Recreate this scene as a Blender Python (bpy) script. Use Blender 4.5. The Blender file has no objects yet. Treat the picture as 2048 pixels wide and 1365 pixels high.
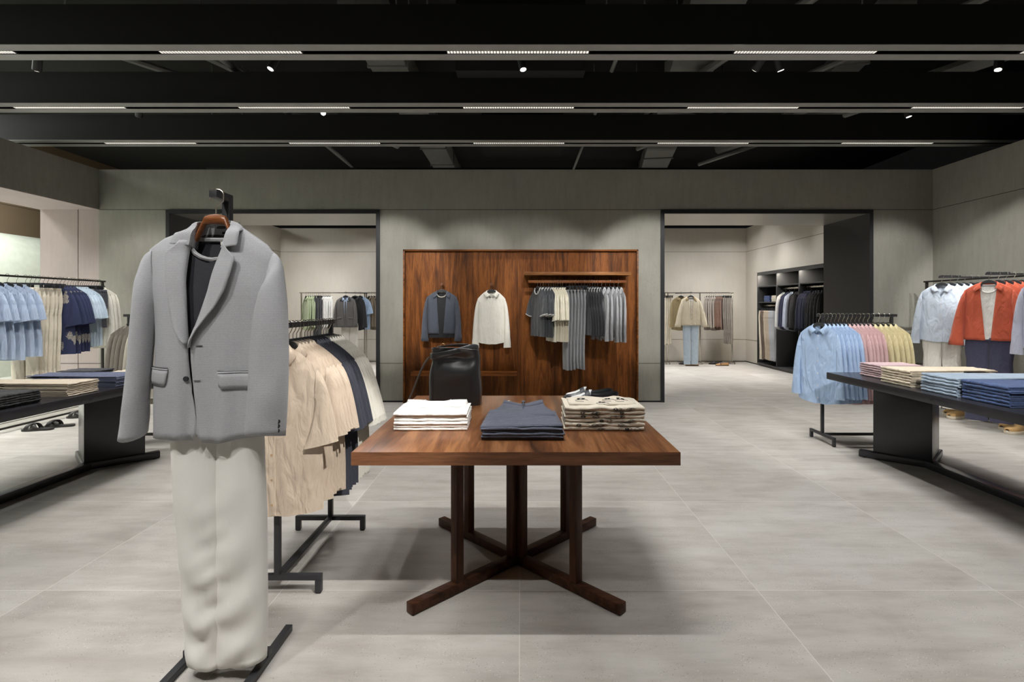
import bpy, bmesh, math, random
from mathutils import Vector, Matrix
PI = math.pi
sc = bpy.context.scene
C = sc.collection
random.seed(7)

# ------------------------------------------------------------------ camera
cam_d = bpy.data.cameras.new('camera')
cam = bpy.data.objects.new('camera', cam_d)
C.objects.link(cam)
cam.location = (0, 0, 1.3)
cam.rotation_euler = (PI / 2, 0, 0)
cam_d.sensor_width = 36
cam_d.lens = 36 * 1046 / 2048
cam_d.shift_x = -17 / 2048
cam_d.shift_y = -70.5 / 2048
cam_d.clip_start = .05
sc.camera = cam
# ------------------------------------------------------------------ world, exposure
w = bpy.data.worlds.new('world')
sc.world = w
w.use_nodes = True
w.node_tree.nodes['Background'].inputs[0].default_value = (1, .98, .95, 1)
w.node_tree.nodes['Background'].inputs[1].default_value = .004
sc.view_settings.view_transform = 'Standard'
sc.view_settings.look = 'None'
sc.view_settings.gamma = 1
sc.view_settings.use_curve_mapping = False
sc.view_settings.exposure = 0.0
sc.cycles.use_denoising = True
sc.cycles.max_bounces = 7
sc.cycles.diffuse_bounces = 4
sc.cycles.glossy_bounces = 3
sc.cycles.caustics_reflective = False
sc.cycles.caustics_refractive = False
sc.cycles.sample_clamp_indirect = 4
# light levels (each lamp's own light is made in its builder)
STRIP_W = 8.2        # watts of one linear light of the beams
BACK_W = 13        # same, back room
SPOT_W = 90.0        # one track spotlight

# ------------------------------------------------------------------ helpers
kids = {}
def link(o, parent=None):
    C.objects.link(o)
    if parent is not None:
        o.parent = parent
        kids.setdefault(parent.name, []).append(o)
    return o
def tag(o, label, cat, group=None):
    o['label'] = label
    o['category'] = cat
    if group: o['group'] = group
    return o
def thing(name, label, cat, loc=(0, 0, 0), rz=0, group=None):
    o = bpy.data.objects.new(name, None)
    o.empty_display_size = .1
    link(o)
    o.location = loc
    o.rotation_euler = (0, 0, rz)
    return tag(o, label, cat, group)
def clone(root, loc=None, rz=None, label=None, group=None, parent=None):
    r = root.copy()
    link(r, parent)
    if loc is not None: r.location = loc
    if rz is not None: r.rotation_euler = (0, 0, rz)
    if label: r['label'] = label
    if group: r['group'] = group
    for ch in kids.get(root.name, []):
        clone(ch, parent=r)
    return r
def sm(x):
    x = max(0., min(1., x))
    return x * x * (3 - 2 * x)
def lerp(a, b, t): return a + (b - a) * t
def interp(pts, x):
    if x <= pts[0][0]: return pts[0][1]
    for (a, b), (c, d) in zip(pts, pts[1:]):
        if x <= c: return b + (d - b) * (x - a) / (c - a)
    return pts[-1][1]

class MB:
    def __init__(s): s.v = []; s.f = []
    def add(s, vs, fs):
        o = len(s.v)
        s.v += [tuple(p) for p in vs]
        s.f += [[i + o for i in f] for f in fs]
        return s
    def box(s, x0, y0, z0, x1, y1, z1):
        vs = [(x, y, z) for z in (z0, z1) for y in (y0, y1) for x in (x0, x1)]
        return s.add(vs, [(0, 2, 3, 1), (4, 5, 7, 6), (0, 1, 5, 4), (1, 3, 7, 5), (3, 2, 6, 7), (2, 0, 4, 6)])
    def bar(s, p, q, w, h, up=(0, 0, 1)):
        p, q = Vector(p), Vector(q)
        d = (q - p).normalized(); up = Vector(up)
        a = d.cross(up)
        if a.length < 1e-4: a = d.cross(Vector((0, 1, 0)))
        a.normalize(); b = a.cross(d).normalized()
        a *= w / 2; b *= h / 2
        vs = [c + i * a + j * b for c in (p, q) for i, j in ((-1, -1), (1, -1), (1, 1), (-1, 1))]
        return s.add(vs, [(0, 1, 2, 3), (7, 6, 5, 4), (0, 4, 5, 1), (1, 5, 6, 2), (2, 6, 7, 3), (3, 7, 4, 0)])
    def tube(s, pts, r, n=8, cap=True):
        pts = [Vector(p) for p in pts]
        m = len(pts)
        rs = r if isinstance(r, (list, tuple)) else [r] * m
        t0 = (pts[1] - pts[0]).normalized()
        a = t0.cross(Vector((0, 0, 1)))
        if a.length < 1e-3: a = t0.cross(Vector((0, 1, 0)))
        a.normalize()
        vs = []
        for i, p in enumerate(pts):
            t = (pts[min(i + 1, m - 1)] - pts[max(i - 1, 0)]).normalized()
            a = (a - t * a.dot(t)).normalized()
            b = t.cross(a)
            for k in range(n):
                th = 2 * PI * k / n
                vs.append(p + (a * math.cos(th) + b * math.sin(th)) * rs[i])
        fs = []
        for i in range(m - 1):
            for k in range(n):
                k2 = (k + 1) % n
                fs.append((i * n + k, i * n + k2, (i + 1) * n + k2, (i + 1) * n + k))
        if cap:
            fs.append(tuple(range(n))[::-1]); fs.append(tuple((m - 1) * n + k for k in range(n)))
        return s.add(vs, fs)
    def cyl(s, p, q, r, n=16, r2=None): return s.tube([p, q], [r, r if r2 is None else r2], n)
    def grid(s, rows, closed=False, cap=False):
        n = len(rows[0]); vs = [p for r in rows for p in r]; fs = []
        for j in range(len(rows) - 1):
            for i in range(n if closed else n - 1):
                i2 = (i + 1) % n
                fs.append((j * n + i, j * n + i2, (j + 1) * n + i2, (j + 1) * n + i))
        if cap:
            fs.append(tuple(range(n))[::-1]); fs.append(tuple((len(rows) - 1) * n + k for k in range(n)))
        return s.add(vs, fs)
    def prism(s, poly, f0, f1):
        n = len(poly)
        vs = [f0(*p) for p in poly] + [f1(*p) for p in poly]
        fs = [tuple(range(n))[::-1], tuple(range(n, 2 * n))]
        fs += [(i, (i + 1) % n, n + (i + 1) % n, n + i) for i in range(n)]
        return s.add(vs, fs)
    def mesh(s, name, mat, bevel=0, smooth=True, angle=.7, merge=0, seg=2):
        me = bpy.data.meshes.new(name)
        bm = bmesh.new()
        bv = [bm.verts.new(p) for p in s.v]
        for f in s.f:
            try: bm.faces.new([bv[i] for i in f])
            except ValueError: pass
        if merge: bmesh.ops.remove_doubles(bm, verts=bm.verts, dist=merge)
        bmesh.ops.recalc_face_normals(bm, faces=bm.faces)
        if bevel:
            es = [e for e in bm.edges if len(e.link_faces) == 2 and e.calc_face_angle(0) > .5]
            bmesh.ops.bevel(bm, geom=es, offset=bevel, segments=seg, affect='EDGES', profile=.6, clamp_overlap=True)
        bm.to_mesh(me); bm.free()
        if smooth:
            me.shade_smooth()
            me.set_sharp_from_angle(angle=angle)
        if mat: me.materials.append(mat)
        return me
    def build(s, name, mat, parent=None, solid=0, sub=0, **k):
        o = bpy.data.objects.new(name, s.mesh(name, mat, **k))
        link(o, parent)
        if solid:
            m = o.modifiers.new('solid', 'SOLIDIFY'); m.thickness = solid; m.offset = 0
        if sub:
            m = o.modifiers.new('sub', 'SUBSURF'); m.levels = sub; m.render_levels = sub
        return o
def struct(name, mb, mat, **k):
    k.setdefault('smooth', False)
    o = mb.build(name, mat, **k)
    o['kind'] = 'structure'
    return o

# ------------------------------------------------------------------ materials
def lin(c): return tuple((x / 255 / 12.92) if x / 255 <= .04045 else ((x / 255 + .055) / 1.055) ** 2.4 for x in c) + (1,)
class NT:
    def __init__(s, name):
        s.m = bpy.data.materials.new(name); s.m.use_nodes = True
        s.t = s.m.node_tree; s.b = s.t.nodes['Principled BSDF']
        s.b.inputs['Specular IOR Level'].default_value = .4
    def n(s, typ, **kw):
        nd = s.t.nodes.new(typ)
        for k, v in kw.items():
            if k.startswith('_'): setattr(nd, k[1:], v)
            else: nd.inputs[k.replace('__', ' ')].default_value = v
        return nd
    def l(s, a, b): s.t.links.new(a, b)
    def co(s, kind='Object', scale=(1, 1, 1), rot=(0, 0, 0)):
        c = s.n('ShaderNodeTexCoord'); m = s.n('ShaderNodeMapping')
        m.inputs['Scale'].default_value = scale; m.inputs['Rotation'].default_value = rot
        s.l(c.outputs[kind], m.inputs[0]); return m.outputs[0]
    def noise(s, vec, scale, detail=4, rough=.55, dist=0):
        n = s.n('ShaderNodeTexNoise', Scale=scale, Detail=detail, Roughness=rough, Distortion=dist)
        s.l(vec, n.inputs['Vector']); return n.outputs[0]
    def ramp(s, fac, stops):
        r = s.n('ShaderNodeValToRGB'); e = r.color_ramp.elements
        while len(e) < len(stops): e.new(.5)
        for el, (p, c) in zip(e, stops): el.position = p; el.color = c if len(c) == 4 else lin(c)
        s.l(fac, r.inputs[0]); return r.outputs[0]
    def mix(s, fac, a, b, mode='MIX'):
        m = s.n('ShaderNodeMix', _data_type='RGBA', _blend_type=mode)
        for sock, v in ((m.inputs[0], fac), (m.inputs[6], a), (m.inputs[7], b)):
            if hasattr(v, 'links'): s.l(v, sock)
            else: sock.default_value = v
        return m.outputs[2]
    def math(s, op, a, b=0.):
        m = s.n('ShaderNodeMath', _operation=op)
        for sock, v in zip(m.inputs, (a, b)):
            if hasattr(v, 'links'): s.l(v, sock)
            else: sock.default_value = v
        return m.outputs[0]
    def bump(s, h, strength=.2, dist=.002):
        b = s.n('ShaderNodeBump', Strength=strength, Distance=dist)
        s.l(h, b.inputs['Height']); s.l(b.outputs[0], s.b.inputs['Normal'])
    def col(s, v):
        if hasattr(v, 'links'): s.l(v, s.b.inputs['Base Color'])
        else: s.b.inputs['Base Color'].default_value = v
    def set(s, **k):
        for a, v in k.items(): s.b.inputs[a.replace('_', ' ')].default_value = v
        return s
_mc = {}
def cached(f):
    def g(*a, **k):
        key = (f.__name__, a, tuple(sorted(k.items())))
        if key not in _mc: _mc[key] = f(*a, **k)
        return _mc[key]
    return g
@cached
def fabric(rgb, rough=.9, var=.06, ws=420., bump=.55, sheen=.15):
    t = NT('fabric'); c = lin(rgb)
    v = t.co()
    n = t.noise(v, 6, 3)
    lo = tuple(x * (1 - var) for x in c[:3]) + (1,); hi = tuple(min(1, x * (1 + var)) for x in c[:3]) + (1,)
    t.col(t.ramp(n, [(.3, lo), (.7, hi)]))
    n2 = t.noise(v, ws, 2, .7)
    n3 = t.noise(t.co('Object', (1, 1, .4)), 17, 3, .45, .8)
    t.bump(t.math('ADD', n2, t.math('MULTIPLY', n3, 22.)), bump, .0018)
    t.set(Roughness=rough, Sheen_Weight=sheen)
    return t.m
@cached
def stripes(rgb, rgb2, per_m=160., rough=.9, axis=0):
    t = NT('striped_fabric'); v = t.co()
    sx = t.n('ShaderNodeSeparateXYZ'); t.l(v, sx.inputs[0])
    s1 = t.math('SINE', t.math('MULTIPLY', sx.outputs[axis], per_m * 6.283))
    f = t.ramp(t.math('ADD', t.math('MULTIPLY', s1, .5), .5), [(.3, (0, 0, 0, 1)), (.7, (1, 1, 1, 1))])
    n = t.noise(v, 7, 3)
    f2 = t.mix(.35, f, n)
    t.col(t.mix(f2, lin(rgb), lin(rgb2)))
    t.bump(t.noise(t.co('Object', (1, 1, .4)), 17, 3, .45, .8), .6, .036)
    t.set(Roughness=rough, Sheen_Weight=.1)
    return t.m
@cached
def plain(rgb, rough=.5, metal=0., spec=.4):
    t = NT('plain'); v = t.co()
    c = lin(rgb); n = t.noise(v, 9, 3)
    t.col(t.ramp(n, [(.3, tuple(x * .94 for x in c[:3]) + (1,)), (.7, tuple(min(1, x * 1.06) for x in c[:3]) + (1,))]))
    t.set(Roughness=rough, Metallic=metal)
    t.b.inputs['Specular IOR Level'].default_value = spec
    return t.m
@cached
def wood(dark, mid, light, axis='z', scale=1., rough=.38):
    t = NT('walnut')
    sc_ = {'x': (.6, 7, 7), 'y': (7, .6, 7), 'z': (7, 7, .6)}[axis]
    v = t.co('Object', tuple(x * scale for x in sc_))
    a = t.noise(v, 1.6, 6, .62, 1.2)
    v2 = t.co('Object', tuple(x * scale * 5 for x in sc_))
    b = t.noise(v2, 3., 4, .7)
    base = t.ramp(a, [(.3, dark), (.47, mid), (.6, light), (.78, mid)])
    fine = t.ramp(b, [(.35, (.55, .55, .55, 1)), (.6, (1.0, 1.0, 1.0, 1))])
    t.col(t.mix(.75, base, fine, 'MULTIPLY'))
    t.bump(b, .12, .001)
    t.set(Roughness=rough)
    t.b.inputs['Specular IOR Level'].default_value = .3 if rough < .36 else .16
    return t.m
@cached
def emit(rgb, strength):
    t = NT('lit'); t.col(lin(rgb))
    t.b.inputs['Emission Color'].default_value = lin(rgb)
    t.b.inputs['Emission Strength'].default_value = strength
    t.bump(t.noise(t.co(), 40), .02)
    return t.m
@cached
def plaster(rgb, var=.10, pits=.5, streak=.35):
    t = NT('plaster'); c = lin(rgb)
    v = t.co()
    n = t.noise(v, 1.3, 6, .6, .3)
    base = t.ramp(n, [(.3, tuple(x * (1 - var) for x in c[:3]) + (1,)), (.7, tuple(x * (1 + var) for x in c[:3]) + (1,))])
    vs = t.co('Object', (2.2, 2.2, .35))
    st = t.noise(vs, 9, 5, .7)
    base = t.mix(streak, base, t.ramp(st, [(.35, (.78, .78, .78, 1)), (.6, (1.05, 1.05, 1.05, 1))]), 'MULTIPLY')
    pv = t.co('Object', (60, 60, 22))
    vo = t.n('ShaderNodeTexVoronoi', Scale=1.); t.l(pv, vo.inputs['Vector'])
    mask = t.noise(v, 3.2, 3)
    pit = t.math('MULTIPLY', t.math('LESS_THAN', vo.outputs['Distance'], .2), t.math('GREATER_THAN', mask, .58))
    t.col(t.mix(t.math('MULTIPLY', pit, pits), base, tuple(x * .55 for x in c[:3]) + (1,)))
    t.bump(t.noise(v, 26, 5, .6), .12, .004)
    t.set(Roughness=.85)
    return t.m
def floor_mat():
    t = NT('floor_tiles')
    v = t.co()
    TS = 1.0855
    sx = t.n('ShaderNodeSeparateXYZ'); t.l(v, sx.inputs[0])
    def cell(o, off):
        a = t.math('DIVIDE', t.math('ADD', o, off), TS)
        return t.math('FRACT', a), t.math('FLOOR', a)
    fx, ix = cell(sx.outputs[0], 20 * TS + .004)
    fy, iy = cell(sx.outputs[1], 20 * TS - 2.388)
    def edge(f): return t.math('GREATER_THAN', t.math('ABSOLUTE', t.math('SUBTRACT', f, .5)), .5 - .0017)
    joint = t.math('MAXIMUM', edge(fx), edge(fy))
    # each tile its own tint and cloud offset
    cb = t.n('ShaderNodeCombineXYZ'); t.l(ix, cb.inputs[0]); t.l(iy, cb.inputs[1])
    wn = t.n('ShaderNodeTexWhiteNoise', _noise_dimensions='3D'); t.l(cb.outputs[0], wn.inputs['Vector'])
    off = t.n('ShaderNodeVectorMath', _operation='MULTIPLY_ADD')
    t.l(wn.outputs['Color'], off.inputs[0]); off.inputs[1].default_value = (9, 9, 9); t.l(v, off.inputs[2])
    cloud = t.noise(off.outputs[0], 1.7, 6, .62, .6)
    mp = t.n('ShaderNodeMapping'); mp.inputs['Scale'].default_value = (1, 4, 1); t.l(off.outputs[0], mp.inputs[0])
    streak = t.noise(mp.outputs[0], 2.6, 5, .6)
    base = t.ramp(cloud, [(.3, (158, 152, 146)), (.5, (178, 174, 168)), (.72, (194, 191, 186))])
    base = t.mix(.5, base, t.ramp(streak, [(.3, (150, 141, 133)), (.55, (182, 178, 172)), (.75, (196, 193, 188))]))
    tint = t.ramp(wn.outputs['Value'], [(0, (.93, .92, .91, 1)), (1, (1.05, 1.05, 1.05, 1))])
    base = t.mix(1., base, tint, 'MULTIPLY')
    vo = t.n('ShaderNodeTexVoronoi', Scale=95.); t.l(v, vo.inputs['Vector'])
    msk = t.noise(v, 5, 3)
    spk = t.math('MULTIPLY', t.math('LESS_THAN', vo.outputs['Distance'], .17), t.math('GREATER_THAN', msk, .5))
    spc = t.ramp(vo.outputs['Color'], [(.3, (105, 98, 92)), (.6, (150, 140, 128)), (.75, (222, 220, 215))])
    base = t.mix(t.math('MULTIPLY', spk, .75), base, spc)
    fine = t.noise(v, 230, 2, .6)
    base = t.mix(.25, base, t.ramp(fine, [(.35, (.75, .75, .75, 1)), (.65, (1.1, 1.1, 1.1, 1))]), 'MULTIPLY')
    t.col(t.mix(t.math('MULTIPLY', joint, .6), base, lin((214, 210, 202))))
    t.set(Roughness=.5)
    t.b.inputs['Specular IOR Level'].default_value = .35
    t.bump(t.noise(v, 160, 3), .05, .001)
    return t.m
def print_mat(ground, ink):
    t = NT('floral_print'); v = t.co('Object', (1, 1, .62))
    vo = t.n('ShaderNodeTexVoronoi', Scale=11.); t.l(v, vo.inputs['Vector'])
    nz = t.noise(v, 34, 4, .7)
    d = t.math('ADD', vo.outputs['Distance'], t.math('MULTIPLY', nz, .62))
    inside = t.math('LESS_THAN', d, .68)
    keep = t.n('ShaderNodeSeparateXYZ'); t.l(vo.outputs['Color'], keep.inputs[0])
    inside = t.math('MULTIPLY', inside, t.math('GREATER_THAN', keep.outputs[0], .25))
    wv = t.n('ShaderNodeTexWave', Scale=48., Distortion=14., Detail=2.); t.l(v, wv.inputs['Vector'])
    line = t.math('GREATER_THAN', wv.outputs['Fac'], .42)
    t.col(t.mix(t.math('MULTIPLY', inside, line), lin(ground), lin(ink)))
    t.bump(t.noise(t.co('Object', (1, 1, .45)), 11, 2, .4, .5), .5, .026)
    t.set(Roughness=.9)
    return t.m
@cached
def twill(rgb):
    """textured jacketing: fine zigzag rows"""
    t = NT('textured_wool'); v = t.co()
    sx = t.n('ShaderNodeSeparateXYZ'); t.l(v, sx.inputs[0])
    zz = t.math('PINGPONG', sx.outputs[0], .005)
    n = t.noise(v, 320, 2)
    ph = t.math('ADD', t.math('ADD', sx.outputs[2], t.math('MULTIPLY', zz, .45)), t.math('MULTIPLY', n, .0035))
    s1 = t.math('SINE', t.math('MULTIPLY', ph, 6.283 / .0056))
    h = t.math('ADD', t.math('MULTIPLY', s1, .5), .5)
    c = lin(rgb)
    n2 = t.noise(v, 180, 2)
    hh = t.mix(.62, h, n2)
    t.col(t.ramp(hh, [(.2, tuple(x * .86 for x in c[:3]) + (1,)), (.8, tuple(x * 1.09 for x in c[:3]) + (1,))]))
    n3 = t.noise(v, 9, 3)
    t.bump(t.math('ADD', h, t.math('MULTIPLY', n3, 9.)), .22, .0012)
    t.set(Roughness=.95, Sheen_Weight=.1)
    return t.m

BLACK_METAL = plain((46, 46, 49), .42, 0., .5)
BRONZE = plain((58, 55, 52), .35, .6)
STEEL = plain((190, 186, 178), .25, 1.)
HANGER = plain((42, 44, 47), .45)
WAL = ((62, 35, 16), (108, 62, 26), (140, 84, 37))
WOOD_Z = wood(*WAL, 'z', 1., .5)
WOOD_X = wood(*WAL, 'x', 1.)
WOOD_Y = wood(*WAL, 'y', 1.)
WOOD_LEG = wood((38, 22, 15), (66, 40, 28), (84, 54, 38), 'z', 1.3)
WOOD_FOOT = wood((38, 22, 15), (66, 40, 28), (84, 54, 38), 'x', 1.3)
CEIL = plain((22, 22, 21), .8)
DUCT = plain((128, 128, 124), .5)
ORD = ['first', 'second', 'third', 'fourth', 'fifth', 'sixth', 'seventh', 'eighth', 'ninth', 'tenth', 'eleventh', 'twelfth', 'thirteenth']

# ================================================================== SETTING
XL, XR, YB, ZT = -5.676, 5.555, 7.046, 3.137
YF = -3.2                      # wall behind the photographer
ZO = 2.596                     # opening / panel joint height
YB2 = 12.14                    # far wall of the back room
YT = 8.09                      # back face of the dividing wall
PLA = plaster((150, 148, 139))
PLA2 = plaster((212, 206, 195), .04, .1, .12)
PALE = plaster((168, 156, 152), .06, .0, .2)
GROOVE = plain((40, 39, 36), .9)
FRAME = plain((38, 39, 42), .4)
struct('floor', MB().box(-14, -4, -.1, 8, 14, 0), floor_mat())
struct('ceiling', MB().box(-14, -4, 4.5, 8, 14, 4.6), CEIL)
m = MB()
OX = ((-4.769, -1.893), (1.886, 4.743))    # the two openings
xs = [-6.47, OX[0][0], OX[0][1], OX[1][0], OX[1][1], 6.3]
m.box(xs[0] + .79, YB, 0, xs[1], YT, ZO); m.box(xs[2], YB, 0, xs[3], YT, ZO); m.box(xs[4], YB, 0, xs[5], YT, ZO)
m.box(xs[0] + .79, YB, ZO, xs[5], YT, ZT)
struct('wall_back', m, PLA)
m = MB().box(XR, YF, 0, XR + .3, YB, ZT)
struct('wall_right', m, PLA)
# left: lintel over the wide opening and its pale lining
struct('wall_left', MB().box(-6.47, YF, ZO + .012, XL, YB - .002, ZT).box(-6.47, YF, 0, XL, -1.5, ZO + .012), PLA)
struct('trim_1', MB().box(-6.47, -1.5, ZO, XL + .001, YB - .003, ZO + .011), PALE)
m = MB().box(-6.47, YB, 0, -5.965, YB + .2, ZO + .5).box(-5.955, YB, 0, XL - .004, YB + .2, ZO + .5)
struct('wall_left_return', m, PALE)
struct('wall_front', MB().box(-6.5, YF - .2, 0, 6, YF, 4.5), PLA)
# back room
struct('wall_far', MB().box(-5.9, YB2, 0, 6.2, YB2 + .2, 3.1), PLA2)
struct('wall_far_left', MB().box(-5.87, YT, 0, -5.57, YB2, 3.1), PLA2)
struct('wall_far_right', MB().box(5.23, 11.43, 0, 5.9, YB2, 3.1).box(5.23, YT, 2.03, 5.9, 11.43, 3.1).box(5.23, YT, 0, 5.9, 8.86, 2.03).box(5.75, 8.86, 0, 5.9, 11.43, 2.03), PLA2)
# joints
g = MB()
for z in (ZO, .525):
    for a, b in ((XL, OX[0][0]), (OX[0][1], -1.56), (1.57, OX[1][0]), (OX[1][1], XR)) if z < 1 else ((XL, XR),):
        g.box(a, YB - .0015, z - .003, b, YB + .001, z + .003)
    g.box(XR - .0015, YF, z - .003, XR + .001, YB, z + .003)
g.box(-6.47, YB - .0015, .520, XL, YB + .001, .526)
struct('trim_2', g, GROOVE)
g = MB()
for z in (2.553, .52):
    g.box(-5.57, YB2 - .002, z - .004, 5.23, YB2 + .001, z + .004)
    g.box(5.228, 11.43 if z < 1 else YT, z - .004, 5.231, YB2, z + .004)
    g.box(-5.571, YT, z - .004, -5.568, YB2, z + .004)
struct('trim_3', g, plain((120, 112, 100), .9))
g = MB()
for a, b in ((XL, OX[0][0]), (OX[0][1], -1.57), (1.58, OX[1][0]), (OX[1][1], XR)):
    g.box(a, YB - .004, 0, b, YB, .022)
struct('baseboard_back', g, GROOVE)
struct('baseboard_right', MB().box(XR - .004, YF, 0, XR, YB, .022), GROOVE)
struct('baseboard_far', MB().box(-5.57, YB2 - .008, 0, 5.23, YB2, .02).box(5.222, 11.43, 0, 5.23, YB2, .02), GROOVE)
# black metal portals lining the openings, with a brushed soffit
for i, (a, b) in enumerate(OX):
    m = MB()
    m.box(a, YB - .02, 0, a + .05, YT + .01, ZO - .002)
    m.box(b - .05, YB - .02, 0, b, YT + .01, ZO - .002)
    m.box(a + .05, YB - .02, ZO - .055, b - .05, YB + .02, ZO - .002)
    d = struct('door_%d' % (i + 1), m, FRAME, bevel=.002)
    s = MB().box(a + .05, YB + .02, ZO - .05, b - .05, YT + .01, ZO - .002)
    t = NT('brushed_metal'); vv = t.co('Object', (1, 60, 60)); nn = t.noise(vv, 8, 3)
    t.col(t.ramp(nn, [(.3, (178, 175, 168)), (.7, (196, 193, 186))])); t.set(Roughness=.34, Metallic=.85); t.bump(nn, .05, .0005)
    s.build('soffit', t.m, d, smooth=False)
# beyond the left opening: bright mall floor, tiled band and a curved white bulkhead
struct('floor_outside', MB().box(-13, -3, 0, -5.69, 12, .012), plain((226, 224, 218), .5))
TILE = NT('brown_tiles')
vv = TILE.co('Object', (1, 1, 1), (0, PI / 2, 0))
bk = TILE.n('ShaderNodeTexBrick', Scale=1., Mortar__Size=.006); bk.inputs['Brick Width'].default_value = .9; bk.inputs['Row Height'].default_value = .28
vv = TILE.co('Object', (1, 1, 1), (PI / 2, 0, PI / 2)); TILE.l(vv, bk.inputs['Vector'])
bk.inputs['Color1'].default_value = lin((120, 100, 78)); bk.inputs['Color2'].default_value = lin((104, 88, 70)); bk.inputs['Mortar'].default_value = lin((60, 52, 44))
TILE.l(bk.outputs[0], TILE.b.inputs['Base Color']); TILE.set(Roughness=.6)
struct('wall_outside', MB().box(-9.6, -3, 2.55, -9.4, 13, 4.5), TILE.m)
m = MB(); rows = []
for y in (-3, 13):
    rows.append([(-9.4 + .55 * math.sin(a * PI / 2 / 8) , y, 2.62 - .95 * (1 - math.cos(a * PI / 2 / 8))) for a in range(9)] + [(-8.85, y, 1.62), (-9.3, y, 1.60), (-9.3, y, 0)])
m.grid(rows)
struct('wall_outside_curve', m, plain((214, 218, 206), .6), smooth=True, angle=.4)

# ------------------------------------------------------------------ ceiling beams with linear lights
BEAM = plain((150, 150, 146), .55)
BEAM_SIDE = plain((16, 16, 15), .8)
SLOT = plain((8, 8, 8), .9)
LOUV = emit((255, 250, 240), .75)
ZB = 3.3
beam_y = [-.49, .666, 1.82, 2.975, 4.13, 5.286, 6.44]
where_b = {4: 'ceiling beam nearest the photographer', 5: 'middle ceiling beam', 6: 'ceiling beam nearest the back wall'}
strip_proto = None
def linear_light(loc, label, watts):
    global strip_proto
    if strip_proto is None:
        r = thing('linear_light', label, 'ceiling light', loc)
        MB().box(-.568, -.028, .004, .568, .028, .04).build('housing', SLOT, r, smooth=False)
        m = MB(); n = 46
        for i in range(n):
            x = -.56 + 1.12 * (i + .5) / n
            a, b = .009, .019
            vs = [(x - a, -b, .003), (x + a, -b, .003), (x + a, b, .003), (x - a, b, .003), (x - a * .5, -b * .6, .0005), (x + a * .5, -b * .6, .0005), (x + a * .5, b * .6, .0005), (x - a * .5, b * .6, .0005)]
            m.add(vs, [(7, 6, 5, 4), (0, 1, 5, 4), (1, 2, 6, 5), (2, 3, 7, 6), (3, 0, 4, 7)])
        m.build('louvre', LOUV, r, smooth=False)
        strip_proto = r
    else:
        r = clone(strip_proto, loc, 0, label)
    r['group'] = 'linear lights of the beams'
    L = bpy.data.lights.new('strip_lamp', 'AREA'); L.shape = 'RECTANGLE'; L.size = 1.12; L.size_y = .04
    L.energy = watts; L.color = (1, .99, .975); L.spread = math.radians(78)
    lo = bpy.data.objects.new('strip_lamp', L); C.objects.link(lo); lo.parent = r
    lo.location = (0, 0, -.004)
    return r
for k, y in enumerate(beam_y):
    a, b = (-7.8, 7.2) if k < 6 else (-7.8, 7.2)
    r = bpy.data.objects.new('beam', None); link(r); r.location = (0, y, ZB); r['kind'] = 'structure'
    MB().box(a, -.126, 0, b, -.03, .004).box(a, .03, 0, b, .126, .004).build('beam_flange', BEAM, r, smooth=False)
    MB().box(a, -.124, .0045, b, -.1, .312).box(a, .1, .0045, b, .124, .312).box(a, -.1, .05, b, .1, .312).build('beam_web', BEAM_SIDE, r, smooth=False)
    for i in range(-2, 3):
        x = -.02 + i * 2.268
        if k >= 4:
            lab = '%s of five linear lights from the left, %s' % (ORD[i + 2], where_b[k])
        else:
            lab = 'bright linear light under a ceiling beam above the photographer'
        linear_light((x, y, ZB), lab, STRIP_W)
# back room rows: out of view, added to light that room
for y in (9.1, 10.3, 11.3):
    r = bpy.data.objects.new('beam', None); link(r); r.location = (0, y, ZB); r['kind'] = 'structure'
    MB().box(-5.4, -.126, 0, 5.1, -.03, .004).box(-5.4, .03, 0, 5.1, .126, .004).build('beam_flange', BEAM, r, smooth=False)
    MB().box(-5.4, -.124, .0045, 5.1, .124, .37).build('beam_web', BEAM_SIDE, r, smooth=False)
    for x in (-4.5, -2.3, 0, 2.3, 4.3):
        linear_light((x, y, ZB - .045), 'added linear light, out of view under a back room beam', BACK_W)

# ------------------------------------------------------------------ track spotlights
LENS = emit((255, 248, 235), 9)
spot_proto = None
def spotlight(loc, aim, label, watts, blend=.5, angle=42, lens=True):
    """cylindrical head on a yoke, aimed at a point"""
    global spot_proto
    r = thing('track_spotlight', label, 'spotlight', loc, 0, 'track spotlights')
    d = (Vector(aim) - Vector(loc)).normalized()
    h = bpy.data.objects.new('lamp_head', None)
    q = d.to_track_quat('-Z', 'Y')
    if spot_proto is None:
        m = MB().tube([(0, 0, .09), (0, 0, .085), (0, 0, -.07), (0, 0, -.075)], [.03, .036, .036, .032], 18)
        spot_proto = (m.mesh('lamp_head', plain((30, 30, 30), .5)), MB().cyl((0, 0, -.0752), (0, 0, -.0765), .026, 18).mesh('lens', LENS),
                      MB().cyl((0, 0, .02), (0, 0, .3), .008, 8).box(-.02, -.012, .28, .02, .012, .31).mesh('stem', plain((26, 26, 26), .6)))
    o = bpy.data.objects.new('lamp_head', spot_proto[0]); link(o, r); o.rotation_euler = q.to_euler()
    o2 = bpy.data.objects.new('lens', spot_proto[1]); link(o2, o)
    o3 = bpy.data.objects.new('stem', spot_proto[2]); link(o3, r)
    L = bpy.data.lights.new('spot_lamp', 'SPOT'); L.energy = watts; L.spot_size = math.radians(angle); L.spot_blend = blend
    L.color = (1, .98, .95); L.shadow_soft_size = .03
    lo = bpy.data.objects.new('spot_lamp', L); link(lo, r); lo.rotation_euler = q.to_euler(); lo.location = d * .085
    return r
m = MB()
TR = plain((24, 24, 24), .6)
for y in (4.7, 5.86):
    struct('trim_%d' % (4 if y < 5 else 5), MB().box(-7, y - .018, 3.79, 7, y + .018, 3.82), TR)
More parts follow.
